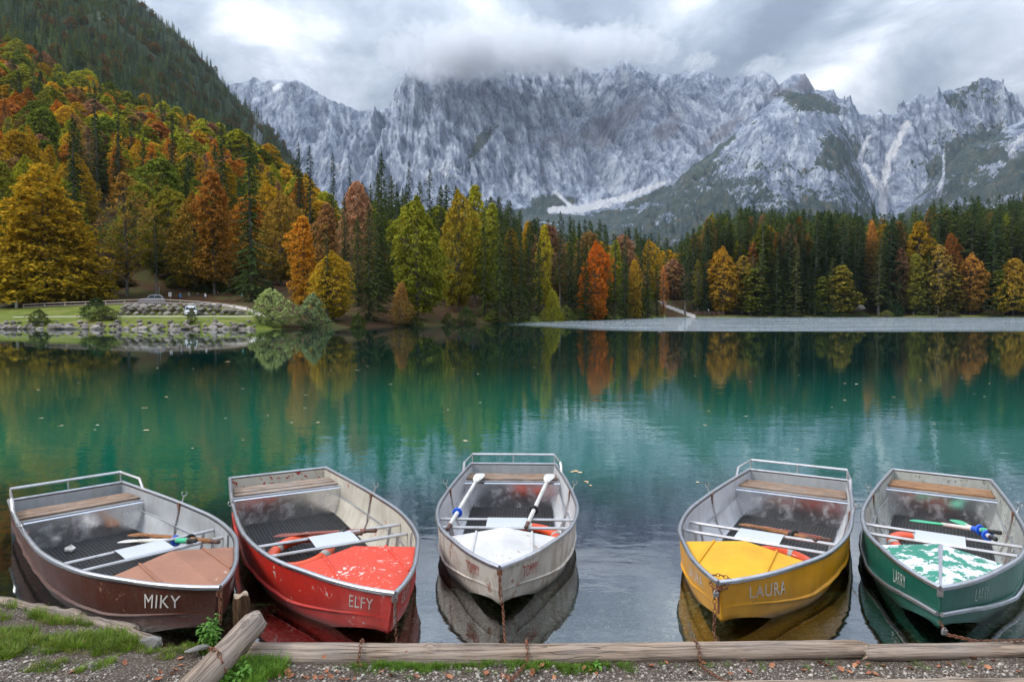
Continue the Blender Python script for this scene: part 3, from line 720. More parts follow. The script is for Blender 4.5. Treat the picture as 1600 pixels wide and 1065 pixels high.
hero('broad_dome', 862, 146, 452, 34, (.40, .38, .04), 'small yellow tree at the waterline of the point')
hero('broad_egg', 930, 172, 378, 60, (.60, .17, .02), 'fiery red orange maple on the shore of the point')
hero('spruce1', 915, 163, 380, 42, (.026, .07, .016), 'bright green young spruce in front of the fiery maple')
hero('spruce2', 960, 176, 366, 42, DK[4], 'slim green spruce right of the fiery maple')
hero('broad_tall', 990, 198, 406, 34, (.44, .27, .03), 'golden tree between two spruces right of the maple')
hero('spruce2', 1012, 203, 368, 34, DK[2], 'dark narrow spruce left of the white path')
hero('broad_thin', 1036, 222, 416, 20, (.58, .22, .06), 'slender orange larch leaning by the white path')
hero('spruce4', 1070, 246, 400, 30, (.05, .07, .03), 'thin grey green spruce at the end of the white path')
hero('spruce1', 1102, 250, 345, 30, DK[0], 'dark columnar spruce right of the white path')
hero('broad_egg', 1128, 250, 386, 54, (.46, .26, .03), 'orange gold beech at the waterline of the far shore')
hero('broad_tall', 1160, 249, 400, 40, (.32, .22, .04), 'brownish gold beech beside the orange gold one')
hero('spruce3', 1155, 262, 355, 34, (.045, .065, .03), 'grey green spruce with a pale trunk behind the gold beeches')
hero('spruce1', 1252, 256, 330, 30, DK[0], 'pointed dark spruce taller than its neighbours on the far shore')
hero('spruce1', 1334, 258, 316, 30, DK[1], 'very high dark spruce below the pale gully')
hero('broad_tall', 1358, 275, 345, 26, (.46, .22, .05), 'orange beech high among spruces below the pale gully')
hero('spruce1', 1361, 285, 311, 24, DK[0], 'spruce tip standing exactly below the pale gully')
hero('broad_thin', 1465, 248, 382, 44, (.48, .33, .07), 'thin orange beech with two pale trunks on the far shore')
hero('broad_egg', 1515, 250, 396, 46, (.44, .22, .05), 'copper orange beech near the right end of the far shore')
hero('broad_tall', 1427, 250, 396, 36, (.26, .24, .04), 'yellow olive beech among spruces of the far shore')
hero('broad_dome', 1582, 247, 404, 56, (.38, .24, .03), 'broad golden beech at the right edge of the far shore')
hero('spruce3', 1592, 252, 368, 36, (.06, .07, .035), 'grey spruce growing out of the golden beech at the right edge')
for (px, Y, yt, wp, ci, tx) in [(592, 116, 268, 58, 3, 'broad spruce in front of the tallest dark spruce'), (690, 142, 288, 50, 2, 'spruce between the green beech and the golden brown beech'), (757, 129, 330, 40, 4, 'dense spruce in front of the olive beech'), (781, 125, 320, 46, 3, 'bushy spruce left of the light green spruce near the point'), (813, 134, 326, 44, 2, 'full spruce right of the light green spruce near the point'), (841, 150, 345, 34, 0, 'dark spruce just left of the yellow tree at the point'), (890, 168, 336, 36, 1, 'tall spruce left of the fiery maple'), (904, 176, 344, 32, 0, 'dark spruce tip rising behind the fiery maple'), (946, 178, 350, 38, 2, 'spruce right behind the fiery maple'), (976, 188, 360, 34, 1, 'spruce left of the golden tree near the white path'), (1000, 203, 370, 28, 0, 'narrow spruce just right of the golden tree'), (560, 120, 330, 40, 3, 'spruce in front of the pinkish brown beech'), (540, 134, 300, 36, 1, 'dark spruce between copper tree and pinkish beech')]:
    hero('spruce1' if ci % 2 else 'spruce3', px, Y, yt, wp, DK[ci] if ci < 3 else (.085, .115, .03), tx)
def shrub_label(px, base):
    for near in sorted(HEROES, key=lambda q_: abs(q_[0] - px))[:5]:
        dx = px - near[0]; w3 = near[2].split(); nm_ = []
        for w_ in w3[:7]:
            nm_.append(w_)
            if w_.strip(',') in ('beech', 'spruce', 'maple', 'larch', 'tree', 'bush', 'tip'): break
        for rel in (('under' if abs(dx) < 9 else 'just left of' if dx < 0 else 'just right of'), ('a little left of' if dx < 0 else 'a little right of')):
            l = '%s %s the %s' % (base, rel, ' '.join(nm_).strip(','))
            if l not in SHL: SHL.add(l); return l
    return base + ' near the ' + ' '.join(nm_)
SHL = set()
# bushes on the embankment
hero('bush1', 152, 98.5, 464, 42, (.05, .085, .03), 'dense dark green bush in front of the wooden fence')
hero('bush2', 163, 92, 477, 48, (.18, .21, .07), 'loose pale green bush between the embankment stones')
hero('bush2', 62, 90.5, 490, 32, (.15, .18, .06), 'small olive bush at the left of the embankment')
hero('bush1', 300, 89.8, 506, 14, (.16, .17, .06), 'tiny bush between the stones below the white car')
for px, Y, yt, wp, c_ in [(560, 99, 490, 26, (.10, .14, .03)), (645, 107, 486, 30, (.09, .11, .03)), (700, 115, 490, 20, (.12, .16, .04)), (728, 119, 478, 30, (.12, .18, .06)), (770, 126, 484, 28, (.20, .26, .03)), (884, 160, 476, 28, (.26, .30, .07)), (906, 168, 480, 24, (.30, .32, .09)), (1000, 212, 488, 26, (.28, .30, .10)), (868, 158, 485, 40, (.27, .32, .08)), (938, 180, 487, 34, (.2, .24, .06)), (1215, 247, 478, 16, (.10, .15, .05)), (1295, 247, 474, 22, (.06, .10, .04)), (1400, 248, 472, 24, (.03, .08, .05)), (1550, 246, 482, 26, (.12, .10, .04)), (1480, 246, 484, 30, (.14, .11, .04)), (1385, 246, 484, 18, (.3, .3, .1)), (1315, 246, 486, 30, (.10, .13, .04)), (1345, 246, 487, 26, (.12, .15, .05)), (1240, 246, 486, 26, (.13, .13, .05))]:
    hero(random.choice(('bush1', 'bush2')), px, Y, yt, wp, c_, shrub_label(px, 'low waterline shrub'), group='shrubs along the waterline')
_q = random.Random(31)
for px in np.arange(-30, 425, 11.5):
    px = px + _q.uniform(-4, 4)
    if 205 < px < 262: continue
    Y_ = _q.uniform(135.5, 140); kk = 1070 / Y_; y0_ = 484 - (float(ground(px, Y_)) - H) * kk
    hero(_q.choice(('bush1', 'bush2')), px, Y_, y0_ - _q.uniform(1.2, 3.2) * kk, _q.uniform(20, 36), _q.choice([(.06, .10, .03), (.10, .13, .03), (.16, .13, .04), (.05, .08, .03), (.20, .12, .05)]), shrub_label(px, 'undergrowth shrub behind the road,'), group='undergrowth at the foot of the slope')
# ---- the rest of the forest: nearest ones one by one, what lies behind as one wood
def zone_pick(px, d, g):
    """(kind, key, colour, height) of a tree at this place"""
    if px < 455 or (px < 520 and d > 150):
        auto = d < 420 + 120 * g.random()
        if auto:
            if g.random() < .85:
                c = g.choice(len(LEFTP), p=LEFTW); base = np.array(LEFTP[c]) * g.uniform(.75, 1.2)
                return 'b', ['broad_egg', 'broad_dome', 'broad_tall', 'broad_thin', 'broad_egg'][g.integers(5)], base, g.uniform(16, 25)
            return 's', ['spruce1', 'spruce2'][g.integers(2)], np.array(DK[g.integers(4)]), g.uniform(19, 29)
        if g.random() < .16: return 'b', 'broad_dome', np.array([(.20, .15, .06), (.26, .14, .06), (.16, .18, .05)][g.integers(3)]), g.uniform(12, 17)
        return 's', ['spruce1', 'spruce2'][g.integers(2)], np.array([(.09, .155, .075), (.12, .19, .08), (.07, .12, .07), (.19, .23, .08), (.06, .105, .07)][g.integers(5)]) * g.uniform(.8, 1.3), g.uniform(15, 24)
    if px < 1070:
        if g.random() < .70: return 's', ['spruce1', 'spruce2', 'spruce3', 'spruce4'][g.integers(4)], np.array((DK + LTG)[g.integers(8)]) * g.uniform(.85, 1.15), g.uniform(21, 31)
        c = g.choice(5); return 'b', ['broad_egg', 'broad_tall', 'broad_dome'][g.integers(3)], np.array([GOLD, OLIVE, YG, BRN, PINK][c]) * g.uniform(.7, 1.0), g.uniform(15, 23)
    if g.random() < .76: return 's', ['spruce1', 'spruce2', 'spruce3', 'spruce2'][g.integers(4)], np.array((DK + LTG)[g.integers(8)]) * g.uniform(1.0, 1.7), g.uniform(31, 41)
    c = g.choice(6); return 'b', ['broad_tall', 'broad_thin', 'broad_tall'][g.integers(3)], np.array([GOLD, OLIVE, PINK, BRN, RUST, YG][c]) * g.uniform(.6, .85), g.uniform(20, 32)
LEFTP = [ORANGE, GOLD, OLIVE, RUST, PINK, BRN, YG, DOLIVE]; LEFTW = [.10, .19, .24, .04, .08, .07, .19, .09]
SKY_ = np.array([(455, 236), (480, 236), (530, 255), (560, 280), (600, 268), (700, 280), (760, 300), (800, 318), (830, 338), (870, 338), (930, 342), (1000, 355), (1075, 362), (1110, 335), (1150, 322), (1250, 326), (1330, 330), (1400, 334), (1450, 314), (1500, 310), (1600, 302), (2200, 280)], float)
def cap(px, d, hgt, r):
    if px < 455: return hgt
    ys = np.interp(px, SKY_[:, 0], SKY_[:, 1]) + r * 27
    top = H + (484 - ys) / F * d
    return max(7.0, min(hgt * 1.12, top - float(ground(px, d))))
g = np.random.default_rng(99)
cand = []
def scatter(px0, px1, d0, d1, sp_, jit=.45):
    d = d0
    while d < d1:
        s = sp_(d); x0 = (px0 - 800) / F * d; x1 = (px1 - 800) / F * d
        for k in range(int((x1 - x0) / s)):
            x = x0 + (k + .5 + g.uniform(-jit, jit)) * s; dd = d + g.uniform(-jit, jit) * s
            cand.append((x / dd * F + 800, dd, x))
        d += s
scatter(-330, 455, 131, 540, lambda d: 7.2 + d / 130)
scatter(455, 1085, 98, 330, lambda d: 6.2 + d / 120)
scatter(1060, 2150, 247, 345, lambda d: 5.6)
hp = np.array(forest_pos)
things_s, things_b, far = [], [], []
for px, d, x in cand:
    sh = float(shore(px))
    if 455 <= px < 1085 and d < sh + 9: continue
    if px >= 1060 and d < 248: continue
    if px < 455 and d < 131 + (6 if px > 250 else 0): continue
    if 1015 < px < 1075 and d < 285: continue
    if len(hp) and np.min(np.hypot(hp[:, 0] - x, hp[:, 1] - d)) < 4.2: continue
    if any(abs(px - h_[0]) < .42 * h_[3] + 4 and d < h_[1] + 1 for h_ in HEROES): continue
    if 455 <= px < 1060 and d < sh + 16: continue
    kd, key, colr, hgt = zone_pick(px, d, g); hgt = cap(px, d, hgt, g.random() ** 1.5)
    # height follows the skyline of the photograph
    vis = -40 < px < 1640
    (things_s if kd == 's' else things_b if True else far).append((d, px, key, colr, hgt, vis, kd))
for px in np.arange(1088, 1650, 11.0):
    px = px + g.uniform(-5, 5); d = g.uniform(246, 251)
    if any(abs(px - h_[0]) < .3 * h_[3] and d < h_[1] + 2 for h_ in HEROES): continue
    if g.random() < .55: things_s.append((d, px, ['spruce1', 'spruce3', 'spruce2'][g.integers(3)], np.array(([(.10, .13, .035), (.075, .11, .03), (.13, .145, .045)])[g.integers(3)]), g.uniform(9, 30), True, 's'))
    else: things_b.append((d, px, ['broad_thin', 'broad_tall', 'broad_thin'][g.integers(3)], np.array([(.20, .22, .035), (.27, .22, .04), (.28, .17, .06), (.16, .19, .03), (.32, .26, .04)][g.integers(5)]), g.uniform(7, 21), True, 'b'))
for px in np.arange(545, 1080, 15.0):
    px = px + g.uniform(-6, 6); d = float(shore(px)) + g.uniform(3, 9)
    if any(abs(px - h_[0]) < .36 * h_[3] and d < h_[1] + 2 for h_ in HEROES) or g.random() < .3: continue
    if g.random() < .6: things_s.append((d, px, 'spruce3', np.array([(.10, .13, .035), (.075, .11, .03)][g.integers(2)]), g.uniform(5, 13) * (1 + (px > 850) * .5), True, 's'))
    else: things_b.append((d, px, 'broad_thin', np.array([(.28, .28, .04), (.36, .28, .04), (.34, .20, .06)][g.integers(3)]), g.uniform(4, 9) * (1 + (px > 850) * .5), True, 'b'))
USED = set()
def short_name(l):
    out_ = []
    for w_ in l.split()[:7]:
        out_.append(w_)
        if w_.strip(',') in ('beech', 'spruce', 'maple', 'larch', 'tree', 'bush', 'tip'): break
    return ' '.join(out_).strip(',')
def pick_label(px, d, cw, noun, hgt, lim):
    size = 'short' if hgt < lim[0] else 'tall' if hgt > lim[1] else 'middling'
    first = None; off_ = px < -5 or px > 1605
    for near in sorted(HEROES, key=lambda q_: abs(q_[0] - px) + abs(q_[1] - d) * .12)[:4]:
        dx = px - near[0]; rel = 'behind' if abs(dx) < 10 else ('left of' if dx < 0 else 'right of'); dd_ = abs(d - near[1])
        if d < near[1] - 2 and rel == 'behind': rel = 'before'
        row = 'in the front rows' if dd_ < 12 else 'a few rows back' if dd_ < 40 else 'deep in the wood'
        for sz in ('', size + ' '):
            l = '%s%s %s %s the %s, %s' % (sz, cw, noun, rel, short_name(near[2]), row)
            if len(l.split()) > 16: continue
            first = first or l
            if l not in USED: USED.add(l); return l
    return first
def nearest(L, k):
    v = sorted([t for t in L if t[5]], key=lambda t: t[0] / t[4]); return v[:k], v[k:] + [t for t in L if not t[5]]
ns = sum(1 for o in bpy.data.objects if o.name.startswith('spruce_tree')); nb_ = sum(1 for o in bpy.data.objects if o.name.startswith('broadleaf'))
ts, fs_ = nearest(things_s, 298 - ns); tb_, fb_ = nearest(things_b, 298 - nb_)
far = fs_ + fb_
LBLC = {'s': ['dark spruce in the wood on the left slope above the road', 'spruce in the mixed wood on the middle shore', 'spruce in the tall wood along the right far shore'],
        'b': ['autumn coloured beech in the wood on the left slope above the road', 'autumn coloured beech in the mixed wood on the middle shore', 'autumn coloured beech among spruces along the right far shore']}
GRP = ['trees on the left slope', 'trees on the middle shore', 'trees along the right far shore']
for (d, px, key, colr, hgt, vis, kd) in ts + tb_:
    zi = 0 if px < 480 else 1 if px < 1075 else 2
    hue = colr / max(colr)
    cw = ('dark green' if max(colr) < .075 else 'mid green' if max(colr) < .11 else 'light green') if kd == 's' else ('yellow green' if hue[0] < 1.05 * hue[1] and colr[1] > .25 else 'olive' if hue[0] < 1.15 * hue[1] else 'golden' if hue[1] > .52 else 'pinkish' if hue[2] > .22 else 'orange' if colr[0] > .42 else 'brown')
    lab = pick_label(px, d, cw, 'spruce' if kd == 's' else 'beech', hgt, (17, 25) if zi == 0 else (20, 28) if zi == 1 else (31, 38))
    tree(key, px, d, hgt * g.uniform(.96, 1.02), g.uniform(1.0, 1.4) * ((1.3 if zi == 2 else 1.1) if kd == 's' else .72), tuple(np.clip(colr, 0, 1)), lab, ('spruces: ' if kd == 's' else 'beeches: ') + GRP[zi])
# far wood as one object (instanced by geometry nodes)
def low_src(name, gen, mat, tr):
    Q, a, b, c, limbs = gen
    me = crown_mesh(name, Q, mat, a, b, c)
    tm = tr(limbs); V0 = len(me.vertices)
    bm_me = tm.mesh(name + '_t', m_bark)
    import bmesh
    bm = bmesh.new(); bm.from_mesh(me); k = len(bm.faces); bm.from_mesh(bm_me)
    bm.faces.ensure_lookup_table()
    for f in bm.faces[k:]: f.material_index = 1
    bm.to_mesh(me); bm.free(); me.materials.append(m_bark)
    return bpy.data.objects.new(name, me)
srcs = [low_src('aa_spruce', spruce(30, 3.7, .04, 31, .95, 6, .75, .95), m_needle_i, lambda l: trunk_mb(30, .3, .1, 31)),
        low_src('ab_spruce', spruce(30, 2.9, .10, 32, 1.0, 6, .75, .9, .85), m_needle_i, lambda l: trunk_mb(30, .3, .1, 32)),
        low_src('ac_broad', broad(20, 5.6, .10, 33, 240, 18, 1.4, .42), m_leaf_i, lambda l: trunk_mb(17, .3, .2, 33)),
        low_src('ad_broad', broad(20, 4.2, .12, 34, 200, 17, 1.2, .38, 'tall', .3), m_leaf_i, lambda l: trunk_mb(18, .3, .2, 34))]
scol = bpy.data.collections.new('wood_sources')
for o in srcs: scol.objects.link(o)
keymap = {'spruce1': 0, 'spruce2': 1, 'spruce3': 0, 'spruce4': 1, 'broad_egg': 2, 'broad_dome': 2, 'broad_cone': 2, 'broad_tall': 3, 'broad_thin': 3}
pts = []; scl = []; ix = []; tc = []
def addpt(px, d, key, colr, hgt):
    k = keymap[key]; s = hgt / (30 if k < 2 else 20)
    pts.append(((px - 800) / F * d, d, float(ground(px, d)) - .3)); scl.append((s * g.uniform(1.25, 1.6), s * g.uniform(1.25, 1.6), s)); ix.append(k); tc.append(colr)
for (d, px, key, colr, hgt, vis, kd) in far: addpt(px, d, key, colr, hgt)
# high slope
dd = 540.0
while dd < 2250:
    s = 6.6 + dd / 210
    x0 = (-260 - 800) / F * dd; x1 = (560 - 800) / F * dd; nn_ = int((x1 - x0) / s)
    xs = x0 + (np.arange(nn_) + .5 + g.uniform(-.5, .5, nn_)) * s; ds = dd + g.uniform(-.5, .5, nn_) * s
    pq = xs / ds * F + 800; hrk = np.exp(-((ds - 930 - (pq - 190) * .35) / 40) ** 2) * smooth(pq, 140, 165) * (1 - smooth(pq, 235, 265))
    for x, d, hk in zip(xs, ds, hrk):
        px = x / d * F + 800
        if hk > .35 and g.random() < .8 or g.random() < .04: continue
        _, key, colr, hgt = zone_pick(min(px, 454), d, g)
        addpt(px, d, key, colr, hgt * g.uniform(.7, 1.05))
    dd += s
# low wood beyond the right shore and along the foot of the mountain
for (p0, p1, d0, d1, st) in ((455, 1085, 330, 520, 9.), (1060, 2150, 345, 560, 8.5), (1500, 2150, 560, 1150, 13.)):
    dd = d0
    while dd < d1:
        x0 = (p0 - 800) / F * dd; x1 = (p1 - 800) / F * dd; nn_ = int((x1 - x0) / st)
        for k in range(nn_):
            x = x0 + (k + g.random()) * st; d = dd + g.uniform(-.5, .5) * st; px = x / d * F + 800
            kd, key, colr, hgt = zone_pick(max(px, 600), d, g); addpt(px, d, key, colr, cap(px, d, hgt * .9, g.random()) if p0 < 1500 or d0 < 500 else hgt * .7)
        dd += st
me = bpy.data.meshes.new('wood_points'); me.vertices.add(len(pts)); me.vertices.foreach_set('co', np.array(pts, np.float32).ravel())
me.attributes.new('scl', 'FLOAT_VECTOR', 'POINT').data.foreach_set('vector', np.array(scl, np.float32).ravel())
me.attributes.new('ix', 'INT', 'POINT').data.foreach_set('value', np.array(ix, np.int32))
me.attributes.new('rz', 'FLOAT_VECTOR', 'POINT').data.foreach_set('vector', np.stack([np.zeros(len(pts)), np.zeros(len(pts)), g.uniform(0, 6.28, len(pts))], 1).astype(np.float32).ravel())
tcv = np.concatenate([np.clip(np.array(tc), 0, 1), np.ones((len(tc), 1))], 1).astype(np.float32)
me.attributes.new('tcol', 'FLOAT_COLOR', 'POINT').data.foreach_set('color', tcv.ravel())
def instancer(obj, coll):
    ng = bpy.data.node_groups.new('scatter_' + obj.name, 'GeometryNodeTree')
    ng.interface.new_socket('Geometry', in_out='INPUT', socket_type='NodeSocketGeometry'); ng.interface.new_socket('Geometry', in_out='OUTPUT', socket_type='NodeSocketGeometry')
    L = ng.links; gi = ng.nodes.new('NodeGroupInput'); go = ng.nodes.new('NodeGroupOutput')
    mp = ng.nodes.new('GeometryNodeMeshToPoints'); io = ng.nodes.new('GeometryNodeInstanceOnPoints'); ci = ng.nodes.new('GeometryNodeCollectionInfo')
    ci.inputs['Collection'].default_value = coll; ci.inputs['Separate Children'].default_value = True; ci.inputs['Reset Children'].default_value = True
    def at(nm, ty):
        a = ng.nodes.new('GeometryNodeInputNamedAttribute'); a.data_type = ty; a.inputs['Name'].default_value = nm
        return [s_ for s_ in a.outputs if s_.enabled and s_.name == 'Attribute'][0]
    L.new(gi.outputs[0], mp.inputs['Mesh']); L.new(mp.outputs[0], io.inputs['Points']); L.new(ci.outputs[0], io.inputs['Instance'])
    io.inputs['Pick Instance'].default_value = True
    L.new(at('ix', 'INT'), io.inputs['Instance Index']); L.new(at('scl', 'FLOAT_VECTOR'), io.inputs['Scale'])
    er = ng.nodes.new('FunctionNodeEulerToRotation'); L.new(at('rz', 'FLOAT_VECTOR'), er.inputs[0]); L.new(er.outputs[0], io.inputs['Rotation'])
    L.new(io.outputs[0], go.inputs[0])
    md = obj.modifiers.new('scatter', 'NODES'); md.node_group = ng
wood = link('forest', me); instancer(wood, scol)
tag(wood, kind='stuff')
print('trees', len(ts), len(tb_), 'far', len(pts))
# ================================================================== MATERIALS FOR SMALL THINGS
def paint(name, colr, chip=(.62, .60, .55), amount=.0, grime=.35, rough=.42, scale=14.0, metal=0.0, streak=True, grimecol=(.10, .08, .055), hullz=False):
    """weathered paint: chips to what is under it, water-washed grime"""
    m, nt, out = new_mat(name); n = N(nt); p = n.obj()
    a = n.noise(p, scale, 6, .7, .3); b = n.noise(n.vmul(p, (3.5, 3.5, .9)) if streak else p, 3.0, 6, .65, .2); c = n.noise(p, 60, 3, .6)
    base = n.mix(n.rng(n.noise(p, 2.2, 4, .6), .3, .7), n.mix(1.0, colr, (.80, .80, .80), 'MULTIPLY'), n.mix(1.0, colr, (1.12, 1.1, 1.08), 'MULTIPLY'))
    base = n.mix(n.math('MULTIPLY', n.rng(b, .48, .70), grime), base, grimecol)
    base = n.mix(n.math('MULTIPLY', n.rng(c, .55, .75), .12), base, (.55, .52, .48))
    th = .74 - amount * .34
    k = n.rng(n.math('ADD', a, n.math('MULTIPLY', n.math('SUBTRACT', n.noise(p, 3.2, 3, .5), .5), .55)), th, th + .012)
    base = n.mix(k, base, chip)
    if hullz:   # shade under the boat put into the hull colour, at and below the waterline
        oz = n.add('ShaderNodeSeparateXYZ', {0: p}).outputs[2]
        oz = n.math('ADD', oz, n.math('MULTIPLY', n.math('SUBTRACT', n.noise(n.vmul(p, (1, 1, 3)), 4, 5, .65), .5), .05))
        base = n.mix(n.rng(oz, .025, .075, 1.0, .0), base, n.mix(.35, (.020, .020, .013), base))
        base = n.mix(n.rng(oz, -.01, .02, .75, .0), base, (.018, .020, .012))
    rr = n.math('ADD', rough, n.math('MULTIPLY', n.math('SUBTRACT', b, .5), .35))
    h = n.math('SUBTRACT', n.math('MULTIPLY', n.noise(p, 5, 3, .5), .6), n.math('MULTIPLY', k, .25))
    n.bsdf(out, base, rr, metal, n.bump(h, .35, .006), .5); return m
def metal(name, colr=(.62, .63, .65), rough=.32, dirty=.35, brush=False, bumpd=.004, met=1.0):
    m, nt, out = new_mat(name); n = N(nt); p = n.obj()
    a = n.noise(p, 7, 6, .65, .4); b = n.noise(n.vmul(p, (1, 8, 8)) if brush else p, 26, 4, .6)
    base = n.mix(n.math('MULTIPLY', n.rng(a, .46, .68), dirty), colr, (.20, .17, .14))
    rr = n.math('ADD', rough, n.math('ADD', n.math('MULTIPLY', n.math('SUBTRACT', a, .5), .4), n.math('MULTIPLY', n.math('SUBTRACT', b, .5), .15)))
    n.bsdf(out, base, n.math('MAXIMUM', rr, .06), n.math('SUBTRACT', met, n.math('MULTIPLY', n.rng(a, .5, .7), .4)), n.bump(n.math('ADD', n.noise(p, 3.5, 2, .5), n.math('MULTIPLY', b, .08)), .5, bumpd), .5); return m
def wood(name, colr=(.42, .27, .15), dark=(.10, .06, .035), along='x', grey=.0, sc_=9.0):
    m, nt, out = new_mat(name); n = N(nt); p = n.obj()
    st = {'x': (.35, 8, 8), 'y': (8, .35, 8), 'z': (8, 8, .35)}[along]
    g1 = n.noise(n.vmul(p, st), sc_, 6, .68, .6); g2 = n.noise(n.vmul(p, st), sc_ * 3.2, 4, .7); g3 = n.noise(p, 2.5, 5, .6)
    base = n.mix(n.rng(g1, .40, .56), dark, colr)
    ck = n.rng(n.math('ABSOLUTE', n.math('SUBTRACT', n.noise(n.vmul(p, st), sc_ * .55, 2, .5, .8), .5)), 0, .018, 1, 0)
    base = n.mix(n.math('MULTIPLY', ck, .75), base, n.mix(1.0, dark, (.5, .5, .5), 'MULTIPLY'))
    base = n.mix(n.math('MULTIPLY', n.rng(g2, .45, .7), .45), base, n.mix(1.0, colr, (1.35, 1.35, 1.35), 'MULTIPLY'))
    base = n.mix(n.math('MULTIPLY', n.rng(g3, .35, .65), grey), base, (.33, .30, .28))
    n.bsdf(out, base, .8, 0, n.bump(n.math('SUBTRACT', n.math('ADD', g1, n.math('MULTIPLY', g2, .5)), ck), .9, .008), .25); return m
m_alu = metal('brushed_aluminium', (.66, .67, .69), .36, .35)
m_rim = metal('scuffed_aluminium_rim', (.52, .53, .56), .38, .45)
m_polish = metal('polished_aluminium_sheet', (.72, .72, .74), .20, .14, True, .003)
m_tube = metal('dull_aluminium_tube', (.58, .56, .56), .42, .35)
m_rust = paint('rusty_iron', (.17, .062, .028), (.36, .25, .2), .22, .5, .85, 40, .0, False, (.04, .02, .012))
m_steel = metal('galvanised_steel', (.50, .49, .48), .45, .5)
m_mat, nt, out = new_mat('black_rubber'); n = N(nt); p = n.obj()
n.bsdf(out, n.mix(n.noise(p, 30, 4, .6), (.010, .010, .011), (.045, .043, .042)), .55, 0, None, .4)
m_bench = wood('bench_wood', (.36, .23, .15), (.10, .06, .04), 'x', .3)
m_bench2 = wood('weathered_bench_wood', (.40, .29, .21), (.12, .08, .06), 'x', .5)
m_bench3 = wood('oiled_bench_wood', (.38, .21, .11), (.16, .08, .04), 'x', .0)
m_ring = paint('orange_red_plastic', (.78, .085, .02), (.8, .3, .2), .0, .12, .35, 10, 0, False)
m_band = paint('grey_reflective_band', (.42, .42, .40), (.6, .6, .6), .1, .2, .4, 20, 0, False)
m_plate = metal('white_metal_plate', (.62, .64, .68), .42, .22, met=.35)
m_black = paint('black_plastic', (.015, .015, .016), (.1, .1, .1), .0, .1, .5)
m_blue = paint('blue_plastic', (.015, .11, .62), (.4, .5, .7), .05, .1, .4, 20, 0, False)
m_oarwhite = paint('white_oar_paint', (.66, .64, .60), (.42, .32, .22), .35, .25, .5, 24, 0, False)
m_oarbrown = wood('varnished_oar_wood', (.42, .19, .08), (.14, .06, .03), 'y', .0, 12)
m_oarred = paint('dark_red_oar', (.23, .05, .035), (.5, .35, .28), .3, .3, .5, 26, 0, False)
m_oardark = paint('dark_oar_handle', (.10, .045, .03), (.3, .2, .14), .35, .3, .6, 26, 0, False)
m_oargreen = paint('green_and_teal_oar', (.06, .50, .26), (.45, .5, .42), .3, .2, .45, 26, 0, False)
m_letter = paint('white_lettering', (.66, .64, .60), (.34, .24, .17), .34, .15, .6, 90, 0, False)
m_letter_red = paint('faded_red_lettering', (.40, .05, .035), (.50, .46, .40), .35, .2, .6, 120, 0, False)
m_letter_worn = paint('worn_white_lettering', (.62, .60, .56), (.42, .07, .05), .52, .2, .6, 120, 0, False)
m_letter_wg = paint('worn_pale_lettering', (.62, .66, .62), (.01, .15, .11), .50, .2, .6, 120, 0, False)

# ================================================================== BOATS
TT = [0, .25, .4, .55, .65, .745, .83, .9, .96, 1.0]
WW = [.58, .685, .725, .735, .69, .60, .45, .31, .15, .015]
class Hull:
    def __init__(s, L, ws, sd=0): s.L = L; s.ws = ws; s.sd = sd
    def w(s, t): return float(max(.012, hermite(TT, WW, np.clip(t, 0, 1)) * s.ws))
    def g(s, t): return .375 + .05 * t * t
    def c(s, t): return -.12 + .215 * float(smooth(t, .76, 1.0))
    def fl(s, t): return max(-.075, s.c(t) + .02)
    def side(s, t, v, sg):
        """v: 0 chine .. 1 gunwale"""
        w_ = s.w(t); g_ = s.g(t); c_ = s.c(t); kf = .50 - .20 * t * t
        rb = .80 + .08 * float(smooth(t, .6, 1)); z = c_ + (g_ - c_) * v
        if v > kf + .06: r = .968 + (1 - .968) * (v - kf - .06) / (1 - kf - .06)
        elif v > kf: r = .955 + .03 * math.sin(PI * (v - kf) / .06)
        else: r = rb + (.955 - rb) * (v / kf) ** .8
        sh = (1 - v) * .028 * float(smooth(t, .6, 1))
        k_ = s.sd + sg; dn = .0035 * math.sin(t * 21 + k_ * 3) * math.cos(v * 6 + k_) + .0022 * math.sin(t * 53 + k_ * 7 + v * 4) + .0015 * math.sin(t * 97 + v * 13 + k_)
        dn *= math.sin(PI * min(1, v)) * (1 - float(smooth(t, .93, 1)))
        return Vector((sg * (w_ * r + dn * 1.6), s.L * (t - sh), z))
    def inner(s, t, v, sg):
        f_ = s.fl(t); z = f_ + (s.g(t) - .012 - f_) * v; c_ = s.c(t)
        vo = max(0.0, min(1.0, (z - c_) / (s.g(t) - c_)))
        p = s.side(t, vo, sg); x = abs(p.x) - .020 - .006 * (abs(vo - (.53 - .2 * t * t)) < .06)
        return Vector((sg * max(.002, x), .014 + (p.y) * (s.L - .04) / s.L, z))
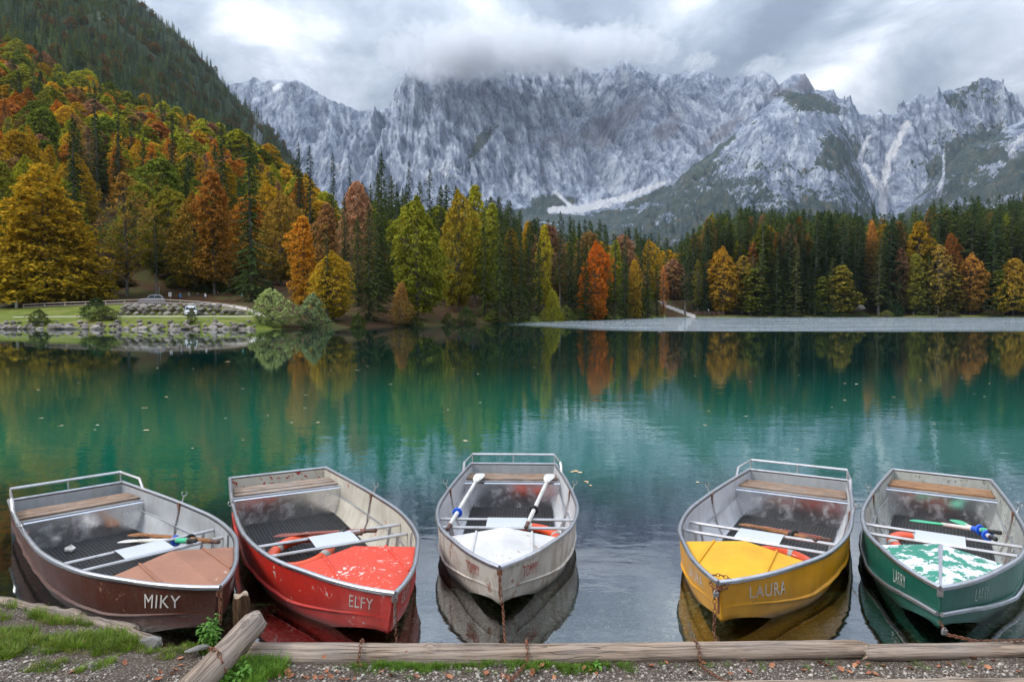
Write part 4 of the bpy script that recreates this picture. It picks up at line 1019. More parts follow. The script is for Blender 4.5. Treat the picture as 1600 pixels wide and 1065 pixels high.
def boat(key, bx, by, hd, L, ws, hullmat, deckmat, innermat, stern_in, bench, name_txt, lettermat, label, rail=True, rubrail=False, ridge=False, rustside=False, seed=1, benchn=3):
    rnd = random.Random(seed)
    hl = Hull(L, ws, seed)
    o = empty('rowing_boat', (bx - math.sin(hd) * L, by + math.cos(hd) * L, 0), PI + hd)
    tag(o, label, 'rowing boat', 'rowing boats moored at the log')
    ts_ = [i / 44 for i in range(45)]; kf = lambda t: .50 - .20 * t * t
    # outer shell with keel, strake and transom
    mb = MB()
    for sg in (-1, 1):
        rows = []
        for t in ts_:
            k_ = kf(t); vs = [0, .12, k_ * .5, k_ * .8, k_, k_ + .015, k_ + .03, k_ + .045, k_ + .06, k_ + .12, .7, .85, 1]
            r_ = [hl.side(t, v, sg) for v in vs]
            cz = hl.c(t); keel = Vector((0, r_[0].y, cz - .05 * (1 - t) - .01)); mid = Vector((r_[0].x * .5, r_[0].y, cz - .02))
            rows.append([keel, mid] + r_)
        mb.grid(rows, 0, sg > 0)
    k_ = kf(1.0); vs = [0, .12, k_ * .5, k_ * .8, k_, k_ + .015, k_ + .03, k_ + .045, k_ + .06, k_ + .12, .7, .85, 1]
    mb.grid([[hl.side(1.0, v, -1) for v in vs], [hl.side(1.0, v, 0) + Vector((0, .006, 0)) for v in vs], [hl.side(1.0, v, 1) for v in vs]], 0)
    a = [hl.side(0, v, -1) for v in (1, .75, .5, .25, 0)]; b = [hl.side(0, v, 1) for v in (1, .75, .5, .25, 0)]
    mb.grid([a + [Vector((0, 0, hl.c(0) - .06))], b + [Vector((0, 0, hl.c(0) - .06))]])
    mb.build('hull', hullmat, o, 40)
    # lining
    mb = MB()
    for sg in (-1, 1):
        rows = [[Vector((0, hl.inner(t, 0, sg).y, hl.fl(t) - .004)), hl.inner(t, 0, sg)] + [hl.inner(t, v, sg) for v in (.08, .25, .45, .5, .55, .75, 1)] for t in ts_]
        mb.grid(rows, 0, sg < 0)
    mb.build('inner_lining', innermat, o, 40)
    mb = MB()
    rows = [[Vector((sg * hl.w(0) * r, .016 + (0 if z > .2 else .01), z)) for sg, r in ((-1, .985), (-.4, 1), (.4, 1), (1, .985))] for r, z in ((1, .365), (.97, .25), (.93, .10), (.82, -.08))]
    mb.grid(rows, 0); mb.build('transom_lining', stern_in, o, 30)
    # gunwale: rounded metal rim right round
    mb = MB()
    for sg in (-1, 1):
        pts = [hl.side(t, 1, sg) + Vector((sg * -.002, 0, .004)) for t in ts_]
        pts[-1] = Vector((0, pts[-1].y + .005, pts[-1].z))
        mb.tube(pts, .021, 8)
    mb.tube([hl.side(0, 1, -1) + Vector((0, 0, .004)), hl.side(0, 1, 1) + Vector((0, 0, .004))], .017, 8)
    mb.build('gunwale_rim', m_rim, o, 50)
    # bow fitting
    mb = MB(); mb.box((0, L - .014, hl.g(1) - .03), (.042, .04, .06))
    if not ridge: mb.box((0, L - .004, hl.g(1) - .14), (.014, .016, .20))
    mb.build('bow_fitting', m_rust if rustside else m_steel, o)
    # peaked foredeck
    ta = .783; mb = MB(); rows = []
    nrm = 14
    for i in range(nrm + 1):
        t = ta + (1 - ta) * i / nrm * .995; w_ = hl.w(t) - .012; pk = .075 * (1 - (i / nrm) ** 1.1) + .006; bow_aft = .10 * (1 - i / nrm) ** 1.5
        row = []
        for u in (-1, -.93, -.66, -.34, -.03, 0, .03, .34, .66, .93, 1):
            au = abs(u); zz = hl.g(t) - .022 + pk * (1 - au) ** 1.0
            row.append(Vector((u * w_, L * t - bow_aft * (1 - au) * L * .14, zz)))
        rows.append(row)
    mb.grid(rows, 0)
    low = [v - Vector((0, -.006, .03)) for v in rows[0]]; mb.grid([low, rows[0]], 0)
    mb.build('foredeck', deckmat, o, 12 if ridge else 25)
    if ridge:
        mb = MB(); rr_ = [rows[i][5] + Vector((0, 0, .003)) for i in range(nrm + 1)]
        kw_ = lambda i: (.002 if i == 0 else .020 * (1 - i / nrm * .7))
        mb.grid([[r + Vector((-kw_(i), 0, .003 - kw_(i) * .28)), r + Vector((0, 0, .003)), r + Vector((kw_(i), 0, .003 - kw_(i) * .28))] for i, r in enumerate(rr_)], 0)
        mb.build('deck_ridge_strip', m_rim, o, 20)
    else:
        for u in (-.52, .52):
            mb = MB(); pts = []
            for i in range(0, nrm - 1):
                t = ta + (1 - ta) * i / nrm; x = u * hl.w(ta) * .92
                if abs(x) > hl.w(t) - .02: break
                au = abs(x) / hl.w(t); pk = .075 * (1 - (i / nrm) ** 1.1) + .006; ba = .10 * (1 - i / nrm) ** 1.5
                pts.append(Vector((x, L * t - ba * (1 - au) * L * .14, hl.g(t) - .022 + pk * (1 - au) + .006)))
            mb.tube(pts, .011, 5); mb.build('deck_batten', deckmat, o, 40)
    # stern bench of boards
    bz = .282; bw = .115 if benchn == 3 else .15
    for i in range(benchn):
        y0 = .20 + i * (bw + .012); t = y0 / L; hw = hl.w(t) * .945; mb = MB(); sag = rnd.uniform(-.004, .004)
        mb.box((0, y0 + bw / 2, bz + sag), (2 * hw, bw, .026)); q = mb.build('bench_plank', bench, o); bevel(q, .004)
    # bright sheet-metal box front below the bench, with its folded lip
    ye = .20 + benchn * (bw + .012) + .02; hw = hl.w(.2) * .94
    mb = MB(); rows = [[Vector((x, y, z)) for x in (-hw * k, 0, hw * k)] for y, z, k in ((ye - .04, .268, .985), (ye + .035, .264, .985), (ye + .05, .25, .985), (ye + .060, .12, .955), (ye + .068, .0, .90), (ye + .074, -.078, .86))]
    mb.grid(rows, 0, True); mb.build('seat_box_front', m_polish, o, 35)
    mb = MB(); mb.box((0, ye - .005, .2725), (2 * hw * .98, .085, .008)); mb.build('seat_box_lip', m_alu, o)
    # floor grating of black rubber
    mb = MB(); y0, y1 = ye + .05, L * .70; hwf = .52 * ws
    k = int((y1 - y0) / .036)
    for i in range(k + 1):
        y = y0 + i * .036; mb.box((0, y, -.055), (2 * min(hwf, hl.w(y / L) * .78), .015, .016))
    for i in range(-14, 15):
        x = i * .036 * ws
        if abs(x) < hwf: mb.box((x, (y0 + y1) / 2 - .02, -.056), (.014, (y1 - y0) * .96, .013))
    q = mb.build('floor_mat', m_mat, o)
    # two cross tubes with struts and the white plate between them
    for tt in (.575, .645):
        y = L * tt; hw = hl.w(tt) * .955; z = .300
        mb = MB(); mb.tube([(-hw, y, z), (hw, y, z)], .0165, 8); mb.build('cross_tube', m_tube, o, 40)
        for sg in (-1, 1):
            mb = MB(); mb.tube([(sg * hw * .86, y, z), (sg * hw * .76, y + .02, -.05)], .0135, 6); mb.build('tube_strut', m_tube, o, 40)
    mb = MB(); yA, yB = L * .575 - .005, L * .645 + .005
    xs = [-.24, -.235, .235, .24]
    mb.grid([[Vector((x, y, z)) for x in (-.205, 0, .205)] for y, z in ((yA - .012, .300), (yA, .320), ((yA + yB) / 2, .324), (yB, .320), (yB + .012, .302))], 0, True)
    mb.build('centre_plate', m_plate, o, 30)
    # ribs, inner rails and rowlocks
    for sg in (-1, 1):
        for tt in (.36, .70):
            mb = MB(); pts = [hl.inner(tt, v, sg) + Vector((-sg * .008, 0, 0)) for v in (0, .3, .5, .8, 1)]
            mb.tube(pts, .010, 5); mb.build('rib', m_alu if not rustside else m_tube, o, 40)
        mb = MB(); pts = [hl.inner(tt, .5, sg) + Vector((-sg * .010, 0, 0)) for tt in [.06 + .64 * i / 12 for i in range(13)]]
        mb.tube(pts, .010, 6); mb.build('side_rail', m_alu, o, 40)
        mb = MB(); b0 = hl.side(.36, 1, sg) + Vector((0, 0, .01)); inx = -sg
        mb.tube([b0 + Vector((inx * .03, 0, -.11)), b0 + Vector((inx * .03, 0, -.01)), b0 + Vector((sg * .012, 0, .012)), b0 + Vector((sg * .03, 0, .07))], .0075, 6)
        M = Matrix.Translation(b0 + Vector((sg * .035, 0, .095))) @ Matrix.Rotation(rnd.uniform(-.5, .5), 4, 'Z') @ Matrix.Rotation(PI / 2, 4, 'X')
        mb.torus((0, 0, 0), .026, .006, M, 12, 6, a0=R(130), a1=R(410))
        mb.build('rowlock', m_steel, o, 50)
        mb = MB(); mb.box(tuple(b0 + Vector((inx * .026, 0, -.035))), (.018, .055, .075)); mb.box(tuple(b0 + Vector((inx * .026, .012, -.085))), (.014, .016, .06)); mb.build('rowlock_bracket', m_rust, o)
    if rail:
        mb = MB(); hz = .13
        P0 = [hl.side(.13, 1, -1) + Vector((0, 0, .01)), hl.side(.11, 1, -1) + Vector((0, 0, hz * .9)), hl.side(0, 1, -1) + Vector((.02, -.02, hz)), hl.side(0, 1, 1) + Vector((-.02, -.02, hz)), hl.side(.11, 1, 1) + Vector((0, 0, hz * .9)), hl.side(.13, 1, 1) + Vector((0, 0, .01))]
        mb.tube(P0, .016, 4, flat=1.0); mb.build('stern_rail', m_tube, o, 30)
        for x, y in ((-hl.w(0) + .02, -.02), (0, -.02), (hl.w(0) - .02, -.02)):
            mb = MB(); mb.tube([(x, y + .015, .37), (x, y, .36 + hz)], .0095, 5); mb.build('rail_post', m_tube, o, 40)
    if rubrail:
        mb = MB()
        for sg in (-1, 1):
            pts = [hl.side(t, kf(t) + .03, sg) + Vector((sg * .014, 0, 0)) for t in [i / 30 for i in range(31)]]
            pts[-1].x = sg * .012; pts[-1].y += .012
            mb.tube(pts, .019, 8)
        mb.build('rub_rail', m_rim, o, 50)
    # name on both bows
    cu = bpy.data.curves.new('lettering', 'FONT'); cu.body = name_txt; cu.size = 1; cu.resolution_u = 3; cu.space_character = 1.12; cu.offset = .0
    tmp = bpy.data.objects.new('tmp', cu); col.objects.link(tmp)
    bpy.context.view_layer.update()
    tm = bpy.data.meshes.new_from_object(tmp.evaluated_get(bpy.context.evaluated_depsgraph_get()))
    bpy.data.objects.remove(tmp)
    xs = [v.co.x for v in tm.vertices]; x0, x1 = min(xs), max(xs); nl = len(name_txt)
    t0_, t1_ = NAMESPAN[key]
    co = [(((v.co.x - x0) / (x1 - x0)), v.co.y / .73) for v in tm.vertices]
    fs_ = [tuple(p.vertices) for p in tm.polygons]
    for sg in (-1, 1):
        vs = []
        for u, v in co:
            t = t0_ + (t1_ - t0_) * (u if sg > 0 else 1 - u)
            vv = kf(t) + .06 + (1 - kf(t) - .06) * (.22 + .50 * v)
            p = hl.side(t, vv, sg); dt = hl.side(t + .004, vv, sg) - p; dv = hl.side(t, vv + .01, sg) - p
            nn = dt.cross(dv).normalized() * -1
            if nn.x * sg < 0: nn = -nn
            vs.append(p + nn * .0035)
        mb = MB(); mb.add(vs, fs_); mb.build('name_lettering', lettermat, o)
    return o, hl
def bevel(o, w_=.004, seg=1):
    b = o.modifiers.new('bevel', 'BEVEL'); b.width = w_; b.segments = seg; b.limit_method = 'ANGLE'; return o

NAMESPAN = dict(MIKY=(.878, .946), ELFY=(.930, .972), TOMMY=(.90, .948), LAURA=(.865, .95), LARRY=(.88, .922))
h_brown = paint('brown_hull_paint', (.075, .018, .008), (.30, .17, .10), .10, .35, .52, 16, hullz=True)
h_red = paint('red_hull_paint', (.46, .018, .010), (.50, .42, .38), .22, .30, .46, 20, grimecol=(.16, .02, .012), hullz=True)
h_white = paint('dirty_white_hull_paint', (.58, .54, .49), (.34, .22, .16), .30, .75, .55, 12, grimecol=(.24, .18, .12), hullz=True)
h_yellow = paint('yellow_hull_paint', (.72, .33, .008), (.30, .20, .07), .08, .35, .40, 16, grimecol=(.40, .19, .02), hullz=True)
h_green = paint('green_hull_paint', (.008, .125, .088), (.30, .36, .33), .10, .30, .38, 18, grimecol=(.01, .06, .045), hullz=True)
d_brown = paint('faded_brown_deck_paint', (.33, .145, .085), (.50, .34, .25), .15, .25, .6, 8, streak=False, grimecol=(.32, .15, .09))
d_red = paint('faded_red_deck_paint', (.66, .055, .025), (.62, .50, .46), .34, .25, .75, 22, streak=False, grimecol=(.5, .07, .03))
d_white = paint('chipped_white_deck_paint', (.60, .59, .58), (.34, .25, .20), .34, .45, .7, 16, streak=False, grimecol=(.55, .5, .45))
d_yellow = paint('yellow_deck_paint', (.74, .37, .005), (.5, .3, .08), .08, .4, .7, 9, streak=False, grimecol=(.75, .38, .01))
d_green = paint('green_deck_paint_peeling_to_white', (.012, .23, .15), (.62, .63, .64), .72, .05, .5, 9, streak=False)
i_grey = paint('pale_grey_lining', (.44, .46, .48), (.38, .36, .33), .20, .40, .5, 9, .25, True, (.28, .25, .2))
i_cream = paint('stained_cream_lining', (.50, .47, .40), (.36, .13, .10), .24, .5, .55, 12, 0, True, (.32, .24, .16))
i_white = paint('white_lining', (.60, .61, .64), (.45, .42, .38), .15, .35, .5, 9, .1, True, (.35, .3, .24))
i_mould = paint('mouldy_grey_lining', (.44, .45, .42), (.13, .13, .10), .45, .5, .6, 22, 0, True, (.25, .24, .17))
s_red = paint('cream_over_red_flaking_paint', (.60, .56, .47), (.38, .030, .025), .52, .35, .6, 11, 0, False, (.4, .3, .2))
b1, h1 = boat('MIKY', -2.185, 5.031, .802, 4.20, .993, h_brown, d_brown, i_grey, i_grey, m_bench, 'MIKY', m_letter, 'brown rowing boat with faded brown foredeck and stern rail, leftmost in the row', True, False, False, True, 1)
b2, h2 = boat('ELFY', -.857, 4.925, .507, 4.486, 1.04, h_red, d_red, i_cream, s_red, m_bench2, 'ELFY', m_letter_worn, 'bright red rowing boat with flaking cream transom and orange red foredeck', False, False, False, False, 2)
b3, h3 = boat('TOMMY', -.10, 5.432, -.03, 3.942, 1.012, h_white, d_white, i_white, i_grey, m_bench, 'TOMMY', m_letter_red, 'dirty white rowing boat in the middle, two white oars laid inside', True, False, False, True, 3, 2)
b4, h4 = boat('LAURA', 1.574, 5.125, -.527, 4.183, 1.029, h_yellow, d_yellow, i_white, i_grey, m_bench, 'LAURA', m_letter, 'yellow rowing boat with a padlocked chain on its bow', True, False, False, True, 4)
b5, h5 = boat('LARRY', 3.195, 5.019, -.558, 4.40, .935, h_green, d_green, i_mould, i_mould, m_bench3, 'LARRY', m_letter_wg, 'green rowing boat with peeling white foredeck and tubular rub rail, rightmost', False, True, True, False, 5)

# ================================================================== THINGS IN THE BOATS (placed in the boats' own frames)
def inboat(b, p): 
    th = b.rotation_euler.z; c, s_ = math.cos(th), math.sin(th)
    return Vector((b.location.x + c * p[0] - s_ * p[1], b.location.y + s_ * p[0] + c * p[1], b.location.z + p[2]))
def oar(b, blade, grip, shaftm, bladem, gripm, collarm, label, sleeve=None, coll=.30):
    A, B = (blade, grip) if b is None else (inboat(b, blade), inboat(b, grip)); D = B - A; Lg = D.length; D.normalize()
    o = empty('oar', A); tag(o, label, 'oar', 'oars'); o.rotation_mode = 'QUATERNION'; o.rotation_quaternion = D.to_track_quat('Y', 'Z')
    mb = MB(); mb.tube([(0, .42, 0), (0, .9, 0), (0, Lg - .14, 0)], [.020, .023, .023], 10); mb.build('shaft', shaftm, o, 40)
    mb = MB(); rows = []
    for y, w_, t_ in ((0, .045, .005), (.015, .062, .006), (.10, .070, .007), (.26, .062, .009), (.38, .036, .013), (.46, .022, .018)):
        rows.append([Vector((w_ * math.cos(a), y, t_ * math.sin(a))) for a in [2 * PI * k / 14 for k in range(14)]])
    mb.grid(rows, 0, False, True); b0 = len(mb.v) - 14 * 6; mb.f.append(tuple(range(13, -1, -1))); mb.mi.append(0); mb.build('blade', bladem, o, 50)
    mb = MB(); mb.tube([(0, Lg - .145, 0), (0, Lg - .13, 0), (0, Lg - .03, 0), (0, Lg - .008, 0), (0, Lg, 0)], [.024, .019, .021, .022, .012], 10); mb.build('grip', gripm, o, 40)
    if collarm:
        y = Lg * (1 - coll); mb = MB(); mb.tube([(0, y - .05, 0), (0, y + .05, 0)], .029, 12)
        mb.torus((0, y + .03, 0), .042, .012, Matrix.Rotation(PI / 2, 4, 'X'), 18, 8); mb.build('collar', collarm, o, 40)
    if sleeve:
        mb = MB(); mb.tube([(0, Lg * (1 - coll) + .06, 0), (0, Lg - .15, 0)], .0255, 10); mb.build('sleeve', sleeve, o, 40)
    return o
def ring(b, c, tilt, rz, label, Rr=.27):
    o = empty('life_ring', c if b is None else inboat(b, c)); tag(o, label, 'life ring', 'life rings'); o.rotation_euler = (tilt[0], tilt[1], rz)
    mb = MB(); mb.torus((0, 0, 0), Rr, .058, None, 40, 12, flat=.85); mb.build('float', m_ring, o, 60)
    for k in range(4):
        a = PI / 4 + k * PI / 2; mb = MB(); mb.torus((0, 0, 0), Rr, .0605, None, 4, 12, a0=a - .10, a1=a + .10, flat=.86); mb.build('band', m_band, o, 60)
    return o
def W2(px, py, z): return at_z(px, py, z)
def inboat_w(p): return p
ring(None, W2(470, 862, .03), (R(8), R(-8), 0), .4, 'orange red life ring lying under the tubes of the red boat', .29)
ring(None, W2(832, 836, .02), (R(4), R(3), 0), .9, 'orange red life ring under the right oar in the white boat')
ring(None, W2(1226, 876, .02), (R(4), R(6), 0), .2, 'orange red life ring mostly hidden behind the yellow foredeck', .25)
ring(None, W2(1444, 858, .03), (R(10), 0, 0), .6, 'orange red life ring under the white plate of the green boat', .29)
oar(None, W2(207, 834, .00), W2(342, 846, .375), m_oarbrown, m_oarbrown, m_oardark, m_black, 'brown varnished oar with black collar in the brown boat')
oar(None, W2(191, 845, .02), W2(306, 844, .36), m_oarwhite, m_oarwhite, m_black, m_blue, 'white and green oar with blue collar in the brown boat', m_oargreen, .26)
oar(None, W2(432, 836, .06), W2(588, 828, .335), m_oarred, m_oarred, m_oardark, m_black, 'dark red oar across the red boat, the one nearer its bench')
oar(None, W2(428, 848, .04), W2(566, 832, .335), m_oardark, m_oarred, m_oardark, m_black, 'shorter dark oar with thick grip behind the white plate of the red boat', None, .2)
oar(b3, (.42, .44, .345), (.575, 2.72, .335), m_oarwhite, m_oarwhite, m_oardark, m_blue, 'white oar with blue collar on the left side of the white boat', None, .26)
oar(b3, (-.50, .44, .345), (-.20, 2.66, .345), m_oarwhite, m_oarwhite, m_oardark, m_black, 'white oar with black collar on the right side of the white boat', None, .28)
oar(None, W2(1160, 818, .06), W2(1276, 843, .325), m_oarbrown, m_oarbrown, m_oardark, m_black, 'brown oar with black collar lying across the yellow boat', None, .28)
oar(None, W2(1188, 822, .04), W2(1298, 844, .325), m_oarred, m_oarred, m_oardark, None, 'dark red oar lying behind the brown one in the yellow boat')
oar(None, W2(1426, 812, .12), W2(1564, 832, .34), m_oarwhite, m_oargreen, m_black, m_blue, 'white oar with green sleeve and blue collar in the green boat, nearer its bow', m_oargreen, .24)
oar(None, W2(1492, 812, .10), W2(1556, 842, .31), m_oarwhite, m_oargreen, m_black, m_blue, 'second green bladed oar in the green boat, nearer its bench', None, .2)
# crumpled paper
mb = MB(); q = random.Random(4); rows = [[Vector((math.cos(a) * r * q.uniform(.7, 1.2), math.sin(a) * r * q.uniform(.7, 1.2), z * q.uniform(.7, 1.2))) for a in [k * PI / 4 for k in range(8)]] for r, z in ((.045, 0), (.05, .03), (.03, .055), (.004, .06))]
mb.grid(rows, 0, False, True); pp = mb.build('crumpled_paper', m_letter, None); pp.location = W2(110, 860, -.04); tag(pp, 'crumpled white paper on the black mat of the brown boat', 'litter')
# ================================================================== NEAR SHORE
def bank_edge(x):
    xs = [-30, -9, -6.5, -5.2, -3.95, -3.16, -2.75, -2.5, -2.27, -1.95, -1.7, 0, 3.7, 5, 30]
    ys = [7.5, 6.6, 6.0, 5.75, 5.34, 5.05, 4.88, 4.68, 4.74, 4.66, 4.50, 4.50, 4.56, 4.6, 5.0]
    return np.interp(x, xs, ys)
def bankz(x, y):
    e = bank_edge(x); d = e - y
    z = .17 + .03 * smooth(-x, 1.5, 3.5) + np.clip(d - .7, 0, 20) * .20 + .018 * fbm(x * 1.7, y * 1.7, 3)
    z = z - .55 * np.where(x < -1.9, smooth(-d, -.10, .10), smooth(-d, .0, .12))
    return z
xg = np.concatenate([np.linspace(-28, -5.4, 30)[:-1], np.linspace(-5.4, 5.6, 330)[:-1], np.linspace(5.6, 28, 30)])
yg2 = np.concatenate([np.linspace(-30, 3.2, 34)[:-1], np.linspace(3.2, 8.0, 150)])
XN, YN = np.meshgrid(xg, yg2); ZN = bankz(XN, YN) + .006 * fbm(XN * 14, YN * 14, 3)
keep_y = YN < (bank_edge(XN) + .35)
idx = np.arange(XN.size).reshape(XN.shape)
FN = np.stack([idx[:-1, :-1], idx[:-1, 1:], idx[1:, 1:], idx[1:, :-1]], -1).reshape(-1, 4)
kf_ = keep_y[:-1, :-1].ravel(); FN = FN[kf_]
m_soil, nt, out = new_mat('gravelly_soil'); n = N(nt); p = n.pos()
v1 = n.add('ShaderNodeTexVoronoi', {'Vector': p, 'Scale': 70.0}); v2 = n.noise(p, 1.4, 6, .7)
cb = n.add('ShaderNodeRGBToBW', {0: v1.outputs['Color']}).outputs[0]
c_ = n.ramp(cb, [(.1, (.10, .08, .06)), (.5, (.20, .165, .13)), (.9, (.36, .32, .27))])
c_ = n.mix(n.rng(v1.outputs['Distance'], .2, .6), c_, (.07, .055, .045))
c_ = n.mix(n.rng(v2, .42, .62, 0, .6), c_, (.075, .052, .038))
n.bsdf(out, c_, .95, 0, n.bump(n.math('SUBTRACT', 1.0, v1.outputs['Distance']), .8, .008), .15)
tag(link('gravel_bank', np_mesh('gravel_bank', np.stack([XN, YN, ZN], -1).reshape(-1, 3), FN, [m_soil], True)), kind='structure')
def bz_(x, y): return float(bankz(np.array(float(x)), np.array(float(y))))
# ---- generic mesh-based scatter (one object of stuff)
def scatter_stuff(name, srcs_, P_, S_, Rz, IX, cols=None, kind='stuff'):
    cc = bpy.data.collections.new(name + '_sources')
    for o_ in srcs_: cc.objects.link(o_)
    me = bpy.data.meshes.new(name); me.vertices.add(len(P_)); me.vertices.foreach_set('co', np.asarray(P_, np.float32).ravel())
    me.attributes.new('scl', 'FLOAT_VECTOR', 'POINT').data.foreach_set('vector', np.asarray(S_, np.float32).ravel())
    me.attributes.new('ix', 'INT', 'POINT').data.foreach_set('value', np.asarray(IX, np.int32))
    me.attributes.new('rz', 'FLOAT_VECTOR', 'POINT').data.foreach_set('vector', np.asarray(Rz, np.float32).ravel())
    if cols is not None:
        c4 = np.concatenate([np.asarray(cols), np.ones((len(P_), 1))], 1).astype(np.float32)
        me.attributes.new('tcol', 'FLOAT_COLOR', 'POINT').data.foreach_set('color', c4.ravel())
    o_ = link(name, me); instancer(o_, cc); tag(o_, kind=kind); return o_
def inst_mat(name, rough=.8, trans=0.0):
    m, nt, out = new_mat(name); n = N(nt)
    c_ = n.add('ShaderNodeAttribute', attribute_name='tcol', attribute_type='INSTANCER').outputs['Color']
    c_ = n.mix(1.0, c_, n.ramp(n.noise(n.obj(), 3, 4, .6), [(.3, (.7, .7, .7)), (.7, (1.2, 1.2, 1.2))]), 'MULTIPLY')
    b = n.bsdf(out, c_, rough, 0, None, .3)
    if trans:
        t = n.add('ShaderNodeBsdfTranslucent', {0: c_}); mx = n.add('ShaderNodeMixShader', {0: trans, 1: b.outputs[0], 2: t.outputs[0]}); nt.links.new(mx.outputs[0], out.inputs[0])
    return m
m_peb = inst_mat('pebble_stone', .75); m_blade = inst_mat('grass_blade', .6, .35)
pg = random.Random(5)
def pebble(name, k):
    import bmesh
    bm = bmesh.new(); bmesh.ops.create_icosphere(bm, subdivisions=1, radius=1)
    for v in bm.verts: v.co = Vector((v.co.x * pg.uniform(.7, 1.2), v.co.y * pg.uniform(.7, 1.2), v.co.z * pg.uniform(.5, .8)))
    me = bpy.data.meshes.new(name); bm.to_mesh(me); bm.free(); me.materials.append(m_peb); return bpy.data.objects.new(name, me)
g = np.random.default_rng(3)
NP = 26000
x = g.uniform(-4.6, 4.6, NP); y = g.uniform(3.75, 5.3, NP); e = bank_edge(x)
grassy = fbm(x * 1.1 + 4, y * 1.6 + 2, 3)
ok = (y < e - .02) & ~((x < -2.1) & (e - y < .50 + .25 * grassy) )
ok &= ~((x > -1.75) & (y > 4.40))
x, y = x[ok], y[ok]; r = .0045 + .009 * g.random(len(x)) ** 2.5; r[g.random(len(x)) < .012] *= 2.0
z = bankz(x, y) + r * .25
grey = g.uniform(.08, .50, len(x)) ** 1.15; tn = g.uniform(.92, 1.0, (len(x), 1)); cc_ = grey[:, None] * np.concatenate([np.ones_like(tn) * 1.10, tn, tn * .86], 1)
scatter_stuff('gravel', [pebble('p%d' % i, i) for i in range(4)], np.stack([x, y, z], 1), np.stack([r, r * g.uniform(.7, 1.3, len(r)), r], 1), g.uniform(0, 6.28, (len(r), 3)) * [.08, .08, 1], g.integers(0, 4, len(r)), cc_)
# pebbles and stones seen through the shallow water
NP = 5200
x = g.uniform(-5.5, 5.6, NP); y = 4.45 + 4.2 * g.random(NP) ** 1.25; r = .010 + .030 * g.random(NP) ** 4
zb = bedz(x, y) + r * .2; grey = g.uniform(.08, .45, NP)
scatter_stuff('lake_pebbles', [pebble('q%d' % i, i) for i in range(4)], np.stack([x, y, zb], 1), np.stack([r, r * 1.2, r * .8], 1), g.uniform(0, 6.28, (NP, 3)) * [.1, .1, 1], g.integers(0, 4, NP), grey[:, None] * np.array([1.05, .95, .62]))
# grass tufts
def tuft(name, nb, hgt, spread, seed):
    q = random.Random(seed); mb = MB()
    for i in range(nb):
        a = q.uniform(0, 6.28); r0 = q.uniform(0, spread); bx_, by_ = math.cos(a) * r0, math.sin(a) * r0; la = a + q.uniform(-.8, .8); L_ = hgt * q.uniform(.5, 1.1); w_ = .0022; ln = q.uniform(.25, .8)
        sx, sy = -math.sin(la) * w_, math.cos(la) * w_; pr = []
        for k, (f_, ww) in enumerate(((0, 1), (.45, .9), (.8, .55), (1, .05))):
            o_ = L_ * ln * f_ ** 1.7; zz = L_ * f_ * (1 - .25 * f_ * ln)
            pr.append((Vector((bx_ + math.cos(la) * o_ - sx * ww, by_ + math.sin(la) * o_ - sy * ww, zz)), Vector((bx_ + math.cos(la) * o_ + sx * ww, by_ + math.sin(la) * o_ + sy * ww, zz))))
        mb.grid(pr, 0)
    return bpy.data.objects.new(name, mb.mesh(name, m_blade))
tf = [tuft('t%d' % i, 26, .075, .05, i) for i in range(4)]
P_, S_, C_ = [], [], []
for i in range(5200):
    x_ = g.uniform(-5.6, -1.95); e = float(bank_edge(x_)); y_ = g.uniform(e - 1.0, e - .05); d = e - y_
    wz = float(fbm(np.array(x_ * 1.3), np.array(y_ * 2.0), 3))
    lim = .62 + .35 * wz if x_ < -2.6 else .26 + .2 * wz
    if x_ < -4.0: lim += .18
    gap = float(fbm(np.array(x_ * 2.6 + 9), np.array(y_ * 4.0), 2))
    if d > lim or gap < -.08 or (d < .10 and x_ < -2.3): continue
    s_ = g.uniform(.4, 1.0) * (1 if d < lim - .15 else .6); P_.append((x_, y_, bz_(x_, y_) - .004)); S_.append((s_,) * 3)
    C_.append(np.array([.17, .27, .022]) * g.uniform(.55, 1.25) if g.random() < .86 else np.array([.36, .34, .09]) * g.uniform(.6, 1.1))
for i in range(1900):
    x_ = g.uniform(-1.75, 4.4); y_ = 4.415 - abs(g.normal(0, .05)) - .0 
    m_ = float(fbm(np.array(x_ * 1.4 + 3), np.array(.5), 3)) + .42 * math.exp(-((x_ - .35) / .9) ** 2) - .25 * (x_ > 1.9) - .2 * (x_ < -.6)
    if g.random() > np.clip(m_ * 1.5 + .02, .015, 1): continue
    s_ = g.uniform(.28, .62); P_.append((x_, y_, bz_(x_, y_) - .004)); S_.append((s_,) * 3); C_.append(np.array([.16, .30, .025]) * g.uniform(.5, 1.15))
for i in range(300):
    x_ = g.normal(-1.72, .10); y_ = g.uniform(4.0, 4.45); s_ = g.uniform(.6, 1.3); P_.append((x_, y_, bz_(x_, y_))); S_.append((s_,) * 3); C_.append(np.array([.18, .34, .03]) * g.uniform(.6, 1.2))
scatter_stuff('grass', tf, P_, S_, np.stack([np.zeros(len(P_)), np.zeros(len(P_)), g.uniform(0, 6.28, len(P_))], 1), g.integers(0, 4, len(P_)), C_)
